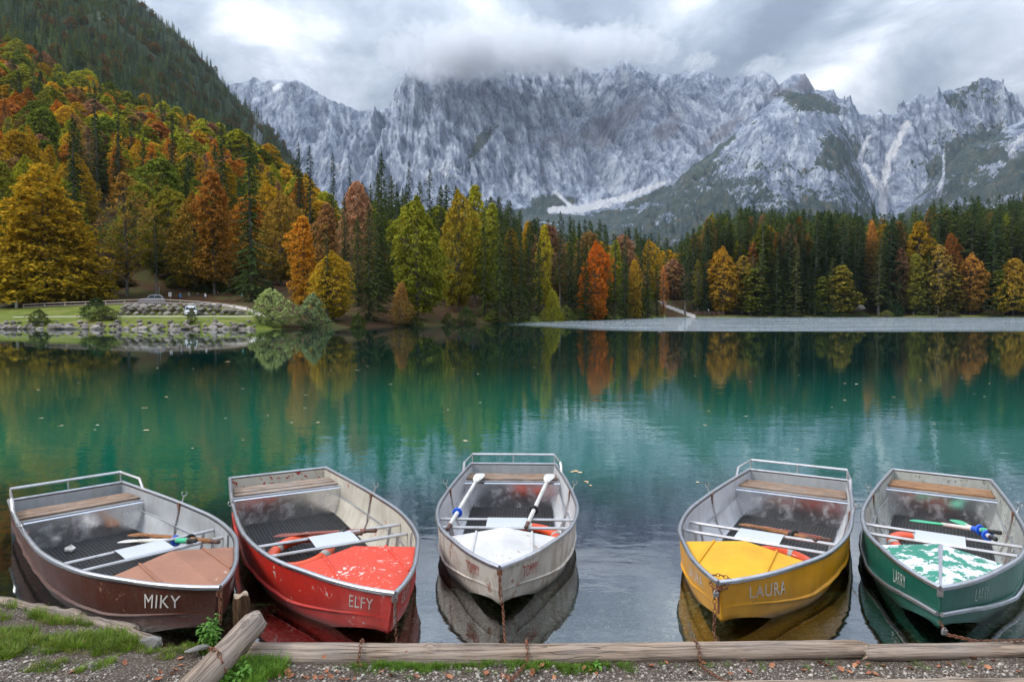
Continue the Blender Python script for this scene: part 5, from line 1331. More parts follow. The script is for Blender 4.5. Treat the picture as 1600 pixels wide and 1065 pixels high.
# leafy weeds
m_weed, nt, out = new_mat('weed_leaf'); n = N(nt)
c_ = n.ramp(n.noise(n.obj(), 9, 3, .6), [(.3, (.08, .22, .02)), (.7, (.19, .38, .05))]); b = n.bsdf(out, c_, .5, 0, None, .4)
t = n.add('ShaderNodeBsdfTranslucent', {0: c_}); mx = n.add('ShaderNodeMixShader', {0: .35, 1: b.outputs[0], 2: t.outputs[0]}); nt.links.new(mx.outputs[0], out.inputs[0])
def leaf_rows(base, d, L_, w_, drop):
    s_ = Vector((-d.y, d.x, 0)).normalized(); pr = []
    for f_, ww in ((0, .05), (.2, .7), (.45, 1), (.75, .65), (1, .03)):
        c0 = base + d * (L_ * f_) - Vector((0, 0, drop * f_ * f_ * L_)); pr.append((c0 - s_ * w_ * ww + Vector((0, 0, w_ * .25 * ww)), c0 - Vector((0, 0, 0)), c0 + s_ * w_ * ww + Vector((0, 0, w_ * .25 * ww))))
    return pr
def weed(loc, hgt, nst, seed, label, spread=.1):
    q = random.Random(seed); o_ = empty('weed_plant', loc); tag(o_, label, 'plant')
    for s0 in range(nst):
        a = q.uniform(0, 6.28); tip = Vector((math.cos(a) * q.uniform(.2, 1) * spread, math.sin(a) * q.uniform(.2, 1) * spread, hgt * q.uniform(.65, 1.1)))
        b0 = Vector((math.cos(a) * .02, math.sin(a) * .02, 0)); mb = MB(); mb.tube([b0, b0.lerp(tip, .5) + Vector((0, 0, .01)), tip], [.003, .0025, .0015], 5); st = mb.build('stem', m_weed, o_)
        mb = MB(); K = int(hgt * 90)
        for k in range(K):
            f_ = .15 + .85 * k / K; bp = b0.lerp(tip, f_); an = k * 2.4 + q.uniform(-.4, .4); d = Vector((math.cos(an), math.sin(an), q.uniform(.1, .5))).normalized()
            mb.grid(leaf_rows(bp, d, q.uniform(.035, .06) * (1.1 - .4 * f_), .011, .6), 0)
        mb.build('foliage', m_weed, o_)
# ---- logs
m_log = wood('grey_weathered_log', (.33, .245, .18), (.11, .075, .05), 'x', .35, 4.2)
m_logend = wood('cut_log_end', (.42, .32, .22), (.18, .12, .07), 'z', .2, 5)
m_stump = wood('dark_wet_stump', (.10, .052, .022), (.02, .013, .008), 'x', .0, 5)
def log_thing(name, p0, p1, r0, r1, seed, label, mat, sway=.02, rings=26, flat=1.0, cat='log', split=0.0):
    """log along local x with splits, knots and sawn ends"""
    p0, p1 = Vector(p0), Vector(p1); D = p1 - p0; L_ = D.length; q = np.random.default_rng(seed)
    o_ = empty(name, p0); o_.rotation_mode = 'QUATERNION'; o_.rotation_quaternion = D.to_track_quat('X', 'Z'); tag(o_, label, cat)
    K = max(14, int(L_ / .05)); n_ = 30; rows = []
    knots = [(q.uniform(.1, .9) * L_, q.uniform(0, 6.28), q.uniform(.012, .028)) for _ in range(5)]
    spl = [(q.uniform(0, 6.28), q.uniform(0, .6) * L_, q.uniform(.3, .5) * L_) for _ in range(5)]
    for i in range(K + 1):
        s_ = i / K; x_ = s_ * L_; r_ = r0 + (r1 - r0) * s_; row = []
        cy_ = sway * math.sin(s_ * 5 + seed) ; cz_ = sway * .5 * math.sin(s_ * 3.3 + seed * 2)
        for k in range(n_):
            a = 2 * PI * k / n_
            d = 1 + .05 * float(fbm(np.array(x_ * 2.2 + seed), np.array(a * .8), 3)) + .03 * math.sin(a * 7 + x_ * .8 + seed) * .5
            for (ka, aa, kh) in knots:
                dd = math.hypot(x_ - ka, math.remainder(a - aa, 2 * PI) * r_); d += kh / r_ * math.exp(-(dd / .035) ** 2)
            for (aa, xa, xl) in spl:
                if xa < x_ < xa + xl: d -= .10 * math.exp(-(math.remainder(a - aa - .12 * math.sin(x_ * 3), 2 * PI) / .07) ** 2)
            end = min(1, .82 + min(x_, L_ - x_) / .03 * .18) if min(x_, L_ - x_) < .03 else 1
            row.append(Vector((x_ + (.012 * math.sin(a * 3 + seed) if i in (0, K) else 0), cy_ + math.cos(a) * r_ * d * end, cz_ + math.sin(a) * r_ * d * flat * end)))
        rows.append(row)
    mb = MB(); mb.grid(rows, 0, False, True); mb.build('trunk_wood', mat, o_, 70)
    for row, sgn in ((rows[0], -1), (rows[-1], 1)):
        c = sum(row, Vector()) / n_; mb = MB(); rr_ = [[c + (v - c) * k + Vector((sgn * .004 * (1 - k), 0, 0)) for v in row] for k in (1, .8, .55, .3, .02)]
        mb.grid(rr_, 0, sgn > 0, True); mb.build('sawn_end', m_logend, o_)
    return o_
LG0 = at_z(388, 1016, .20); 
log_thing('shore_log', (-1.86, 4.52, .165), (2.38, 4.515, .212), .098, .062, 2, 'long thick grey log edging the water from the red boat to the yellow boat', m_log, .012, flat=.9)
log_thing('shore_log', (2.35, 4.515, .205), (5.6, 4.62, .205), .068, .062, 5, 'flatter pale log edging the water below the green boat at the right', m_log, .012, flat=.7)
pa = at_z(404, 968, .40); pb = at_z(288, 1088, .25)
log_thing('leaning_log', tuple(pb), tuple(pa), .088, .082, 9, 'split grey log lying at an angle with a rusty chain round it', m_log, .006)
ps = at_z(376, 984, .12)
log_thing('mooring_stump', (ps.x, ps.y + .03, -.30), (ps.x - .005, ps.y + .03, .375), .058, .062, 12, 'short dark upright mooring post behind the leaning log', m_stump, .002, cat='post')
# edging at the water on the left: old half-buried timbers and flat stones
m_drift = wood('brown_drift_timber', (.30, .215, .155), (.10, .07, .05), 'x', .35, 4)
for i, (x0, y0, x1, y1, r_) in enumerate([(-5.3, 5.70, -4.0, 5.40, .07), (-4.05, 5.38, -3.3, 5.12, .065), (-3.32, 5.10, -2.78, 4.93, .055), (-2.9, 4.95, -2.50, 4.74, .045)]):
    log_thing('shore_timber', (x0, y0, .15), (x1, y1, .15), r_, r_ * .8, 20 + i, ['half buried brown timber at the far left water edge', 'half buried brown timber in front of the brown boat, second from the left edge', 'short worn timber beside the grass, below the brown hull', 'thin rotten timber end next to the round grey stone'][i], m_drift, .015, flat=.8)
m_stone, nt, out = new_mat('grey_stone'); n = N(nt); p = n.obj()
n.bsdf(out, n.mix(n.noise(p, 5, 6, .7), (.14, .125, .11), (.40, .38, .36)), .85, 0, n.bump(n.noise(p, 9, 6, .7), .7, .02), .2)
def stone_mesh(name, seed, sub=2, mat=None, rough_=.18):
    import bmesh
    q = random.Random(seed); bm = bmesh.new(); bmesh.ops.create_icosphere(bm, subdivisions=sub, radius=1)
    pl = [(Vector((q.gauss(0, 1), q.gauss(0, 1), q.gauss(0, 1))).normalized(), q.uniform(.62, .9)) for _ in range(9)]
    for v in bm.verts:
        for nn, dd in pl:
            e_ = v.co.dot(nn) - dd
            if e_ > 0: v.co -= nn * e_
        v.co *= 1 + q.uniform(-.03, .03)
    me = bpy.data.meshes.new(name); bm.to_mesh(me); bm.free(); me.materials.append(mat or m_stone); return me
def stone(loc, sc3, seed, label, rz=0, name='stone'):
    o_ = link(name, stone_mesh(name, seed), None, loc); o_.scale = sc3; o_.rotation_euler = (0, 0, rz); tag(o_, label, 'stone'); return o_
stone(tuple(at_z(236, 1003, .19)), (.085, .05, .05), 3, 'rounded grey stone at the water edge under the brown hull')
stone(tuple(at_z(308, 1013, .22)), (.085, .035, .02), 4, 'flat pale brown stone sliver beside the leaning log', .5)
weed(tuple(at_z(325, 1012, .17)), .20, 9, 3, 'leafy green weed growing in front of the bow of the brown boat', .11)
weed(tuple(at_z(378, 1062, .20)), .09, 8, 5, 'low green weed between the leaning log and the long log', .09)
weed(tuple(at_z(350, 1068, .22)), .06, 6, 6, 'small weed at the foot of the leaning log', .07)
weed(tuple(at_z(935, 1040, .17)), .05, 4, 7, 'tiny round leaved weed in the grass before the long log', .04)
weed(tuple(at_z(1200, 1022, .18)), .05, 5, 8, 'tiny weed where the two long logs meet', .05)
# timber edging in the gravel at the bottom
log_thing('edging_timber', tuple(at_z(880, 1072, .19)), tuple(at_z(1620, 1063, .19)), .026, .024, 31, 'thin pale timber half sunk in the gravel along the bottom edge', m_log, .004, flat=.7, cat='timber')
# ---- chains
def chain(pts, label, r_=.0032, link_=.021, mat=None, name='mooring_chain'):
    pts = [Vector(p) for p in pts]; seg = []; tot = sum((b - a).length for a, b in zip(pts, pts[1:]))
    K = max(3, int(tot / (link_ * 1.45))); mb = MB(); acc = [0]
    for a, b in zip(pts, pts[1:]): acc.append(acc[-1] + (b - a).length)
    for i in range(K):
        s_ = (i + .5) / K * tot; j = min(max(0, next((k for k in range(1, len(acc)) if acc[k] >= s_), len(acc) - 1) - 1), len(pts) - 2)
        f_ = (s_ - acc[j]) / max(1e-6, acc[j + 1] - acc[j]); c = pts[j].lerp(pts[j + 1], f_); d = (pts[j + 1] - pts[j]).normalized()
        M = Matrix.Translation(c) @ d.to_track_quat('X', 'Z').to_matrix().to_4x4() @ Matrix.Rotation((i % 2) * PI / 2 + .4, 4, 'X') @ Matrix.Diagonal((1, .62, 1, 1))
        mb.torus((0, 0, 0), link_ * .85, r_ * 1.25, M, 10, 5)
    o_ = mb.build(name, mat or m_rust, None, 60); tag(o_, label, 'chain'); return o_
def bow(b, h, dz=-.10): return inboat(b, (0, h.L + .02, h.g(1) + dz))
B3 = bow(b3, h3); chain([bow(b3, h3, -.02), B3 + Vector((.01, -.02, -.1)), B3 + Vector((.03, -.05, -.22)), (B3.x + .06, 4.78, -.02), (B3.x + .10, 4.60, -.20)], 'rusty chain hanging from the bow of the white boat into the water')
B4 = bow(b4, h4); chain([B4 + Vector((-.03, 0, .06)), B4 + Vector((-.03, -.03, -.1)), B4 + Vector((-.04, -.04, -.25)), (B4.x - .05, 4.86, .0), (B4.x - .06, 4.7, -.2)], 'rusty chain hanging from the bow of the yellow boat', .0038, .024)
chain([inboat(b4, (.07, h4.L - .09, h4.g(.97) + .02)), inboat(b4, (.075, h4.L - .04, h4.g(.97) - .03)), inboat(b4, (.02, h4.L + .03, h4.g(.97) - .05)), inboat(b4, (-.05, h4.L - .01, h4.g(.97) - .03)), inboat(b4, (-.07, h4.L - .08, h4.g(.97) + .02)), inboat(b4, (0, h4.L - .07, h4.g(.97) + .04)), inboat(b4, (.07, h4.L - .09, h4.g(.97) + .02))], 'short chain looped round the bow tip of the yellow boat', .0038, .022)
B5 = bow(b5, h5, -.24); chain([B5, B5 + Vector((.03, -.04, -.08)), (B5.x + .05, 4.66, .20), (B5.x + .28, 4.52, .275), (B5.x + .50, 4.40, .21), (B5.x + .85, 4.2, .21), (B5.x + 1.3, 4.12, .23)], 'rusty chain from the green boat over the log onto the gravel', .0038, .024)
B2 = bow(b2, h2); chain([bow(b2, h2, -.03), B2 + Vector((.0, -.02, -.14)), B2 + Vector((.01, -.03, -.26)), (B2.x + .01, 4.74, -.08), (B2.x + .02, 4.62, -.2)], 'rusty chain hanging from the bow of the red boat')
chain([bow(b1, h1, 0), bow(b1, h1, -.12) + Vector((.01, -.02, 0)), bow(b1, h1, -.26) + Vector((0, -.02, 0))], 'rusty chain on the bow of the brown boat')
def over_log(px, r_=.09, ztop=.27, drop=.10, tail=None, lab=''):
    p = at_z(px, 1004, ztop); x_ = p.x; pts = [(x_ - .01, 4.62, ztop - .09), (x_, 4.56, ztop - .01), (x_, 4.50, ztop + .008), (x_ + .005, 4.44, ztop - .03), (x_, 4.40, ztop - .085)]
    if tail: pts += [Vector(t_) for t_ in tail]
    chain(pts, lab, .0032, .020)
over_log(564, ztop=.27, lab='rusty chain round the thick end of the long log', tail=[(-.975, 4.37, .175)])
over_log(823, ztop=.268, lab='rusty chain round the long log below the white boat', tail=[(.07, 4.33, .19), (.02, 4.22, .195), (-.03, 4.1, .21)])
over_log(1088, ztop=.268, lab='rusty chain round the long log left of the yellow boat', tail=[(1.235, 4.33, .19), (1.30, 4.18, .20), (1.36, 4.06, .22)])
ax = (Vector(pa) - Vector(pb)).normalized(); cm = Vector(pb).lerp(Vector(pa), .42); sd = ax.cross(Vector((0, 0, 1))).normalized(); upv = sd.cross(ax)
chain([cm + ax * .03 - sd * .075 + upv * .055, cm - sd * .035 + upv * .092, cm + sd * .03 + upv * .094 - ax * .02, cm + sd * .078 + upv * .055 - ax * .05, cm + sd * .095 - ax * .06 - upv * .02], 'rusty chain wrapped over the leaning log', .0038, .023)
def padlock(loc, rz, label):
    o_ = empty('padlock', loc, rz); tag(o_, label, 'padlock'); mb = MB(); mb.box((0, 0, 0), (.042, .02, .036)); bevel(mb.build('lock_body', m_steel, o_), .004, 2)
    mb = MB(); mb.torus((0, 0, .018), .014, .0035, Matrix.Rotation(PI / 2, 4, 'X'), 12, 6, a0=0, a1=PI); mb.build('shackle', m_steel, o_, 60)
padlock(inboat(b4, (.01, h4.L + .045, h4.g(1) - .075)), .2, 'grey padlock on the chain of the yellow bow')
padlock(tuple(B5 + Vector((.01, -.045, -.06))), .1, 'small grey padlock under the bow of the green boat')
# ---- fallen leaves
def leafmat(name, a, b_, sp_=.3):
    m, nt, out = new_mat(name); n = N(nt); r_ = n.add('ShaderNodeObjectInfo').outputs['Random']
    n.bsdf(out, n.mix(n.math('ADD', n.math('MULTIPLY', r_, .7), n.math('MULTIPLY', n.noise(n.obj(), 60, 3, .6), .3)), a, b_), .65, 0, None, sp_); return m
m_dead = leafmat('dead_leaf_brown', (.20, .06, .03), (.42, .19, .09)); m_float = leafmat('floating_leaf_pale', (.62, .34, .12), (.72, .60, .42))
def leaf_mesh(name, seed, mat, curl):
    q = random.Random(seed); mb = MB(); rim = []
    K = 14
    for k in range(K):
        a = 2 * PI * k / K; r_ = (.75 + .25 * math.cos(a)) * (1 if k % 2 == 0 else .78) * q.uniform(.85, 1.1)
        x_, y_ = r_ * math.cos(a), r_ * .72 * math.sin(a); rim.append(Vector((x_, y_, curl * (x_ * x_ * .6 + abs(y_) * .9) + q.uniform(0, .12) * curl * 2)))
    mid = [v * .5 + Vector((0, 0, -.03 * curl)) for v in rim]
    mb.grid([rim, mid, [Vector((.02 * math.cos(k), .02 * math.sin(k), 0)) for k in range(K)]], 0, True, True)
    mb.tube([(-.55, 0, .0), (-1.1, .05, .05 * curl)], .025, 3)
    return mb.mesh(name, mat)
lm = [leaf_mesh('fallen_leaf', i, m_dead, .45) for i in range(4)]; fm = [leaf_mesh('floating_leaf', 10 + i, m_float, .12) for i in range(3)]
q = random.Random(12)
def drop_leaf(px, py, size, z=None, on='the gravel'):
    p = at_z(px, py, .2 if z is None else z)
    for _ in range(3):
        if z is None: p = at_z(px, py, bz_(p.x, p.y))
    size *= 1.25
    o_ = link('fallen_leaf', q.choice(lm), None, (p.x, p.y, p.z + size * .15)); o_.scale = (size,) * 3; o_.rotation_euler = (q.uniform(-.5, .5), q.uniform(-.5, .5), q.uniform(0, 6.28))
    tag(o_, 'brown fallen leaf on ' + on, 'leaf', 'fallen leaves on ' + on)
for px, py in [(196, 1037), (283, 1040), (250, 1052), (231, 1058), (268, 1053), (274, 1047), (114, 1050), (245, 1063), (280, 1030), (144, 992), (160, 995), (110, 1009), (130, 1005), (176, 993)]: drop_leaf(px, py, q.uniform(.018, .03), on='the gravel left of the leaning log')
for px in range(392, 560, 9): drop_leaf(px + q.uniform(-4, 4), q.uniform(1049, 1063), q.uniform(.016, .034), on='the gravel below the thick end of the long log')
for px, py in [(598, 1050), (612, 1056), (650, 1058), (672, 1040), (700, 1058), (725, 1052), (760, 1054), (785, 1056), (793, 1060), (832, 1050), (845, 1042), (858, 1050), (866, 1058), (892, 1046), (912, 1047), (925, 1048), (935, 1044), (932, 1052), (1018, 1042), (1042, 1036), (1080, 1052), (1098, 1036), (1134, 1026), (1147, 1028), (1162, 1032), (1142, 1053), (1171, 1051)]: drop_leaf(px, py, q.uniform(.018, .036), on='the gravel between the chains')
for px, py in [(1207, 1040), (1241, 1026), (1258, 1018), (1272, 1021), (1255, 1048), (1290, 1040), (1311, 1026), (1331, 1018), (1350, 1013), (1342, 1036), (1336, 1042), (1357, 1038), (1315, 1048), (1326, 1050), (1357, 1053), (1365, 1053), (1387, 1022), (1396, 1026), (1381, 1040), (1419, 1015), (1425, 1046), (1452, 1030), (1467, 1042), (1483, 1039), (1478, 1055), (1517, 1043), (1521, 1030), (1551, 1032), (1541, 1043), (1590, 1050), (1282, 1036), (1294, 1050), (1560, 1022)]: drop_leaf(px, py, q.uniform(.016, .032), on='the gravel at the right')
drop_leaf(507, 1027, .026, .25, 'the thick end of the long log'); drop_leaf(635, 1019, .024, .268, 'the long log left of the white boat')
o_ = None
for px, py in [(180, 565), (60, 609), (82, 593), (123, 598), (224, 637), (227, 672), (95, 665), (152, 664), (148, 671), (64, 653), (272, 603), (246, 575), (302, 576), (355, 565), (353, 653), (418, 649), (380, 607), (478, 617), (477, 637), (455, 660), (496, 660), (727, 688), (750, 629), (733, 521), (574, 572), (558, 578), (517, 578), (380, 687), (708, 576), (747, 584), (835, 574), (907, 578), (920, 597), (963, 593), (986, 597), (1040, 590), (1042, 590), (1086, 587), (1129, 591), (1128, 596), (1172, 596), (1248, 586), (1320, 599), (1338, 600), (1320, 625), (1300, 636), (1396, 620), (1438, 594), (1502, 590), (1546, 599), (1522, 615), (1538, 619), (1397, 650), (1107, 642), (1102, 664), (1165, 650), (900, 735), (907, 738), (893, 737), (918, 754), (923, 758), (915, 752), (1090, 753), (1247, 702), (1460, 662), (700, 640), (610, 600), (40, 560), (300, 700), (260, 620), (1210, 560), (1560, 560), (860, 545)]:
    p = at_z(px, py, .004); sz = min(.20, .026 * (p.y / 5) ** .55 * q.uniform(.8, 1.5)); o_ = link('floating_leaf', q.choice(fm), None, (p.x, p.y, .006)); o_.scale = (sz, sz, sz); o_.rotation_euler = (0, 0, q.uniform(0, 6.28))
    tag(o_, 'pale fallen leaf floating on the lake', 'leaf', 'floating leaves')
for px, py, s_ in [(227, 637, .07), (227, 672, .09), (727, 689, .06), (898, 736, .07), (905, 738, .06), (355, 565, .16)]:
    p = at_z(px, py, .006); o_ = link('floating_leaf', fm[0], None, (p.x, p.y, .008)); o_.scale = (s_, s_, s_ * .6); tag(o_, 'larger orange leaf floating on the lake', 'leaf', 'larger floating leaves')
# ================================================================== FAR LEFT SHORE: embankment, wall, fence, cars, people
m_rip, nt, out = new_mat('embankment_rock'); n = N(nt); p = n.obj(); r_ = n.add('ShaderNodeObjectInfo').outputs['Random']
c_ = n.mix(r_, (.13, .11, .095), (.34, .30, .27)); c_ = n.mix(n.rng(n.noise(p, 1.5, 5, .7), .45, .65, 0, .55), c_, (.16, .15, .11))
n.bsdf(out, c_, .9, 0, n.bump(n.noise(p, 2, 6, .7), .7, .1), .15)
rip = [stone_mesh('rock%d' % i, 40 + i, 2, m_rip) for i in range(7)]
q = random.Random(77)
def rock_part(parent, x, y, z, sx, sy, sz):
    o_ = link('stone', q.choice(rip), parent, (x, y, z)); o_.scale = (sx, sy, sz); o_.rotation_euler = (q.uniform(-.3, .3), q.uniform(-.3, .3), q.uniform(0, 6.28)); return o_
emb = empty('stone_embankment', (0, 0, 0)); tag(emb, 'low embankment of piled grey rocks between lawn and lake', 'embankment')
def gx(px, d): return (px - 800) / F * d
px = -70.0
while px < 404:
    for row, (dd, zz) in enumerate(((.35, .12), (1.0, .52), (1.7, .95))):
        d = float(shore(px)) + dd; s_ = q.uniform(.28, .78) * (1.05 - .2 * row)
        if q.random() < (.02, .08, .4)[row]: continue
        rock_part(emb, gx(px + q.uniform(-4, 4), d), d + q.uniform(-.25, .25), zz + q.uniform(-.12, .1), s_ * q.uniform(.8, 1.15), s_ * .8, s_ * q.uniform(.5, .72))
    px += q.uniform(6.5, 12)
for k in range(14):
    px = q.uniform(190, 400); d = float(shore(px)) + q.uniform(-1.2, 0); rock_part(emb, gx(px, d), d, -.05, .5, .4, .3)
wal = empty('rock_wall', (0, 0, 0)); tag(wal, 'dry stone retaining wall behind the small white car', 'wall')
mb = MB(); mb.grid([[Vector((gx(px, 105.6), 105.6, z)) for px in (186, 230, 300, 350, 385)] for z in (1.5, 2.2)], 0)
for row, zz in enumerate((1.95, 2.6, 3.1)):
    px = 190 + row * 4
    while px < (394, 388, 352)[row]:
        s_ = q.uniform(.55, .8); hh = (1.0 if px < 340 else 1 - (px - 340) / 90)
        rock_part(wal, gx(px, 104.8), 104.8 + row * .18 + q.uniform(-.12, .12), 1.6 + (zz - 1.6) * hh + q.uniform(-.08, .08), s_ * 1.05, s_ * .7, s_ * .56 * (.6 + .4 * hh)); px += q.uniform(10.5, 14.5)
m_fence = wood('pale_fence_wood', (.50, .40, .34), (.25, .18, .14), 'x', .5, 3)
fpost = [(37, 485, 113), (70, 483.2, 113), (102, 481.8, 113), (134, 480.6, 113), (165, 479.4, 113), (195, 478, 113), (222, 477, 113), (250, 477, 112.5), (282, 478.5, 112), (310, 480.5, 110.5), (339, 483.2, 108.5), (366, 486.5, 106.5), (387, 490, 104)]
fen = empty('wooden_fence', at_d(37, 485, 113)); tag(fen, 'long two rail wooden fence along the road above the lawn', 'fence')
fb = fen.location.copy(); FP = [at_d(*p_) for p_ in fpost]
for P_ in FP:
    mb = MB(); mb.box((P_.x - fb.x, P_.y - fb.y, P_.z - fb.z + .30), (.17, .15, 1.5)); mb.build('post', m_fence, fen)
for a, b in zip(FP, FP[1:]):
    for hz in (.95, .50):
        mb = MB(); A_ = a - fb + Vector((0, -.10, hz)); B_ = b - fb + Vector((0, -.10, hz)); mb.tube([A_, B_], .085, 5); mb.build('rail', m_fence, fen)
# --- cars
def carpaint(name, c, rough=.3):
    m, nt, out = new_mat(name); n = N(nt); n.bsdf(out, c, n.math('ADD', rough, n.math('MULTIPLY', n.noise(n.obj(), 2, 3, .5), .1)), .35, None, .5, Coat_Weight=.5); return m
m_silver = carpaint('silver_car_paint', (.34, .36, .40)); m_white = carpaint('white_car_paint', (.75, .78, .84))
m_glass, nt, out = new_mat('dark_car_glass'); N(nt).bsdf(out, (.02, .025, .03, 1), .08, 0, None, .6)
m_lamp, nt, out = new_mat('headlamp_glass'); N(nt).bsdf(out, (.7, .72, .75, 1), .15, 0, None, .6)
m_redl, nt, out = new_mat('red_lamp_glass'); N(nt).bsdf(out, (.4, .01, .01, 1), .2, 0, None, .6)
m_plas, nt, out = new_mat('number_plate_white'); N(nt).bsdf(out, (.7, .7, .7, 1), .4, 0, None, .4)
def car(loc, rz, mat, label, L_=4.2, W_=1.78, Hh=1.6, front_plate=True):
    o_ = empty('parked_car', loc, rz); tag(o_, label, 'car'); hw = W_ / 2
    def loft(rows_, name, mt, parent=o_, sm=35):
        mb = MB(); mb.grid(rows_, 0, False, True); k = len(rows_[0]); mb.f.append(tuple(range(k - 1, -1, -1))); mb.mi.append(0); b0 = (len(rows_) - 1) * k; mb.f.append(tuple(b0 + i for i in range(k))); mb.mi.append(0); return mb.build(name, mt, parent, sm)
    def sec(x, z0, z1, w_, top=1.0): return [Vector((x, s * w_ * k, z)) for s, k, z in ((-1, .93, z0), (-1, 1, z0 + .18), (-1, 1, z0 + (z1 - z0) * .6), (-1, .94 * top, z1), (-1, .45, z1 + .03), (1, .45, z1 + .03), (1, .94 * top, z1), (1, 1, z0 + (z1 - z0) * .6), (1, 1, z0 + .18), (1, .93, z0))]
    h1 = .58 * Hh
    loft([sec(-L_ / 2, .30, h1 * .72, hw * .84), sec(-L_ / 2 + .12, .24, h1 * .82, hw * .95), sec(-L_ / 2 + .55, .22, h1 * .93, hw), sec(-L_ * .18, .2, h1, hw), sec(L_ * .3, .2, h1 * 1.03, hw), sec(L_ / 2 - .15, .24, h1, hw * .96), sec(L_ / 2, .32, h1 * .9, hw * .88)], 'body', mat)
    loft([sec(-L_ * .20, h1 - .05, h1 + .02, hw * .93), sec(-L_ * .06, h1 - .05, Hh - .07, hw * .84, .96), sec(L_ * .12, h1 - .05, Hh, hw * .84, .96), sec(L_ * .34, h1 - .05, Hh - .05, hw * .83, .96), sec(L_ * .465, h1 - .05, h1 + .05, hw * .9)], 'cabin', mat)
    for sg in (-1, 1):
        mb = MB(); zz = lambda f_: h1 + .05 + (Hh - .17 - h1) * f_
        yb, yt = sg * hw * .945, sg * hw * .862
        mb.add([(-L_ * .155, yb, zz(0)), (L_ * .10, yb, zz(0)), (L_ * .10, yt, zz(1)), (-L_ * .045, yt, zz(1))], [(0, 1, 2, 3)]); mb.build('window', m_glass, o_)
        mb = MB(); mb.add([(L_ * .12, yb, zz(0)), (L_ * .385, yb, zz(.05)), (L_ * .33, yt, zz(.95)), (L_ * .12, yt, zz(1))], [(0, 1, 2, 3)]); mb.build('window', m_glass, o_)
        mb = MB(); mb.box((-L_ / 2 + .10, sg * hw * .66, h1 * .72), (.16, .36, .15)); mb.build('headlight', m_lamp, o_)
        mb = MB(); mb.box((L_ / 2 - .08, sg * hw * .72, h1 * .85), (.14, .28, .22)); mb.build('tail_light', m_redl, o_)
        mb = MB(); mb.box((-L_ * .13, sg * (hw + .08), h1 + .1), (.12, .18, .14)); mb.build('mirror', mat, o_)
        for x in (-L_ * .30, L_ * .30):
            w_ = empty('wheel', (x, sg * (hw - .10), .33)); w_.parent = o_
            mb = MB(); mb.torus((0, 0, 0), .235, .10, Matrix.Rotation(PI / 2, 4, 'X'), 20, 8); mb.build('tyre', m_mat, w_, 60)
            mb = MB(); mb.tube([(0, -.07, 0), (0, .07, 0)], .20, 14); mb.build('rim', m_alu, w_, 30)
    mb = MB(); mb.add([(-L_ * .208, -hw * .80, h1 + .05), (-L_ * .208, hw * .80, h1 + .05), (-L_ * .072, hw * .72, Hh - .10), (-L_ * .072, -hw * .72, Hh - .10)], [(0, 1, 2, 3)]); mb.build('windscreen', m_glass, o_)
    mb = MB(); mb.box((-L_ / 2 - .01, 0, .50), (.06, .9, .18)); mb.build('grille', m_glass, o_)
    mb = MB(); mb.box((-L_ / 2 - .045, 0, .36), (.02, .52, .11)); mb.build('number_plate', m_plas, o_)
c1 = at_d(237.5, 474.3, 124); car((c1.x, c1.y, c1.z), R(24), m_silver, 'silver hatchback car parked side on along the upper road', 4.3, 1.8, 1.62)
c2 = at_d(298.5, 493.6, 101.2); car((c2.x - .8, c2.y + 1.7, c2.z), R(115), m_white, 'small white car parked nose to the lake before the stone wall', 3.6, 1.75, 1.5)
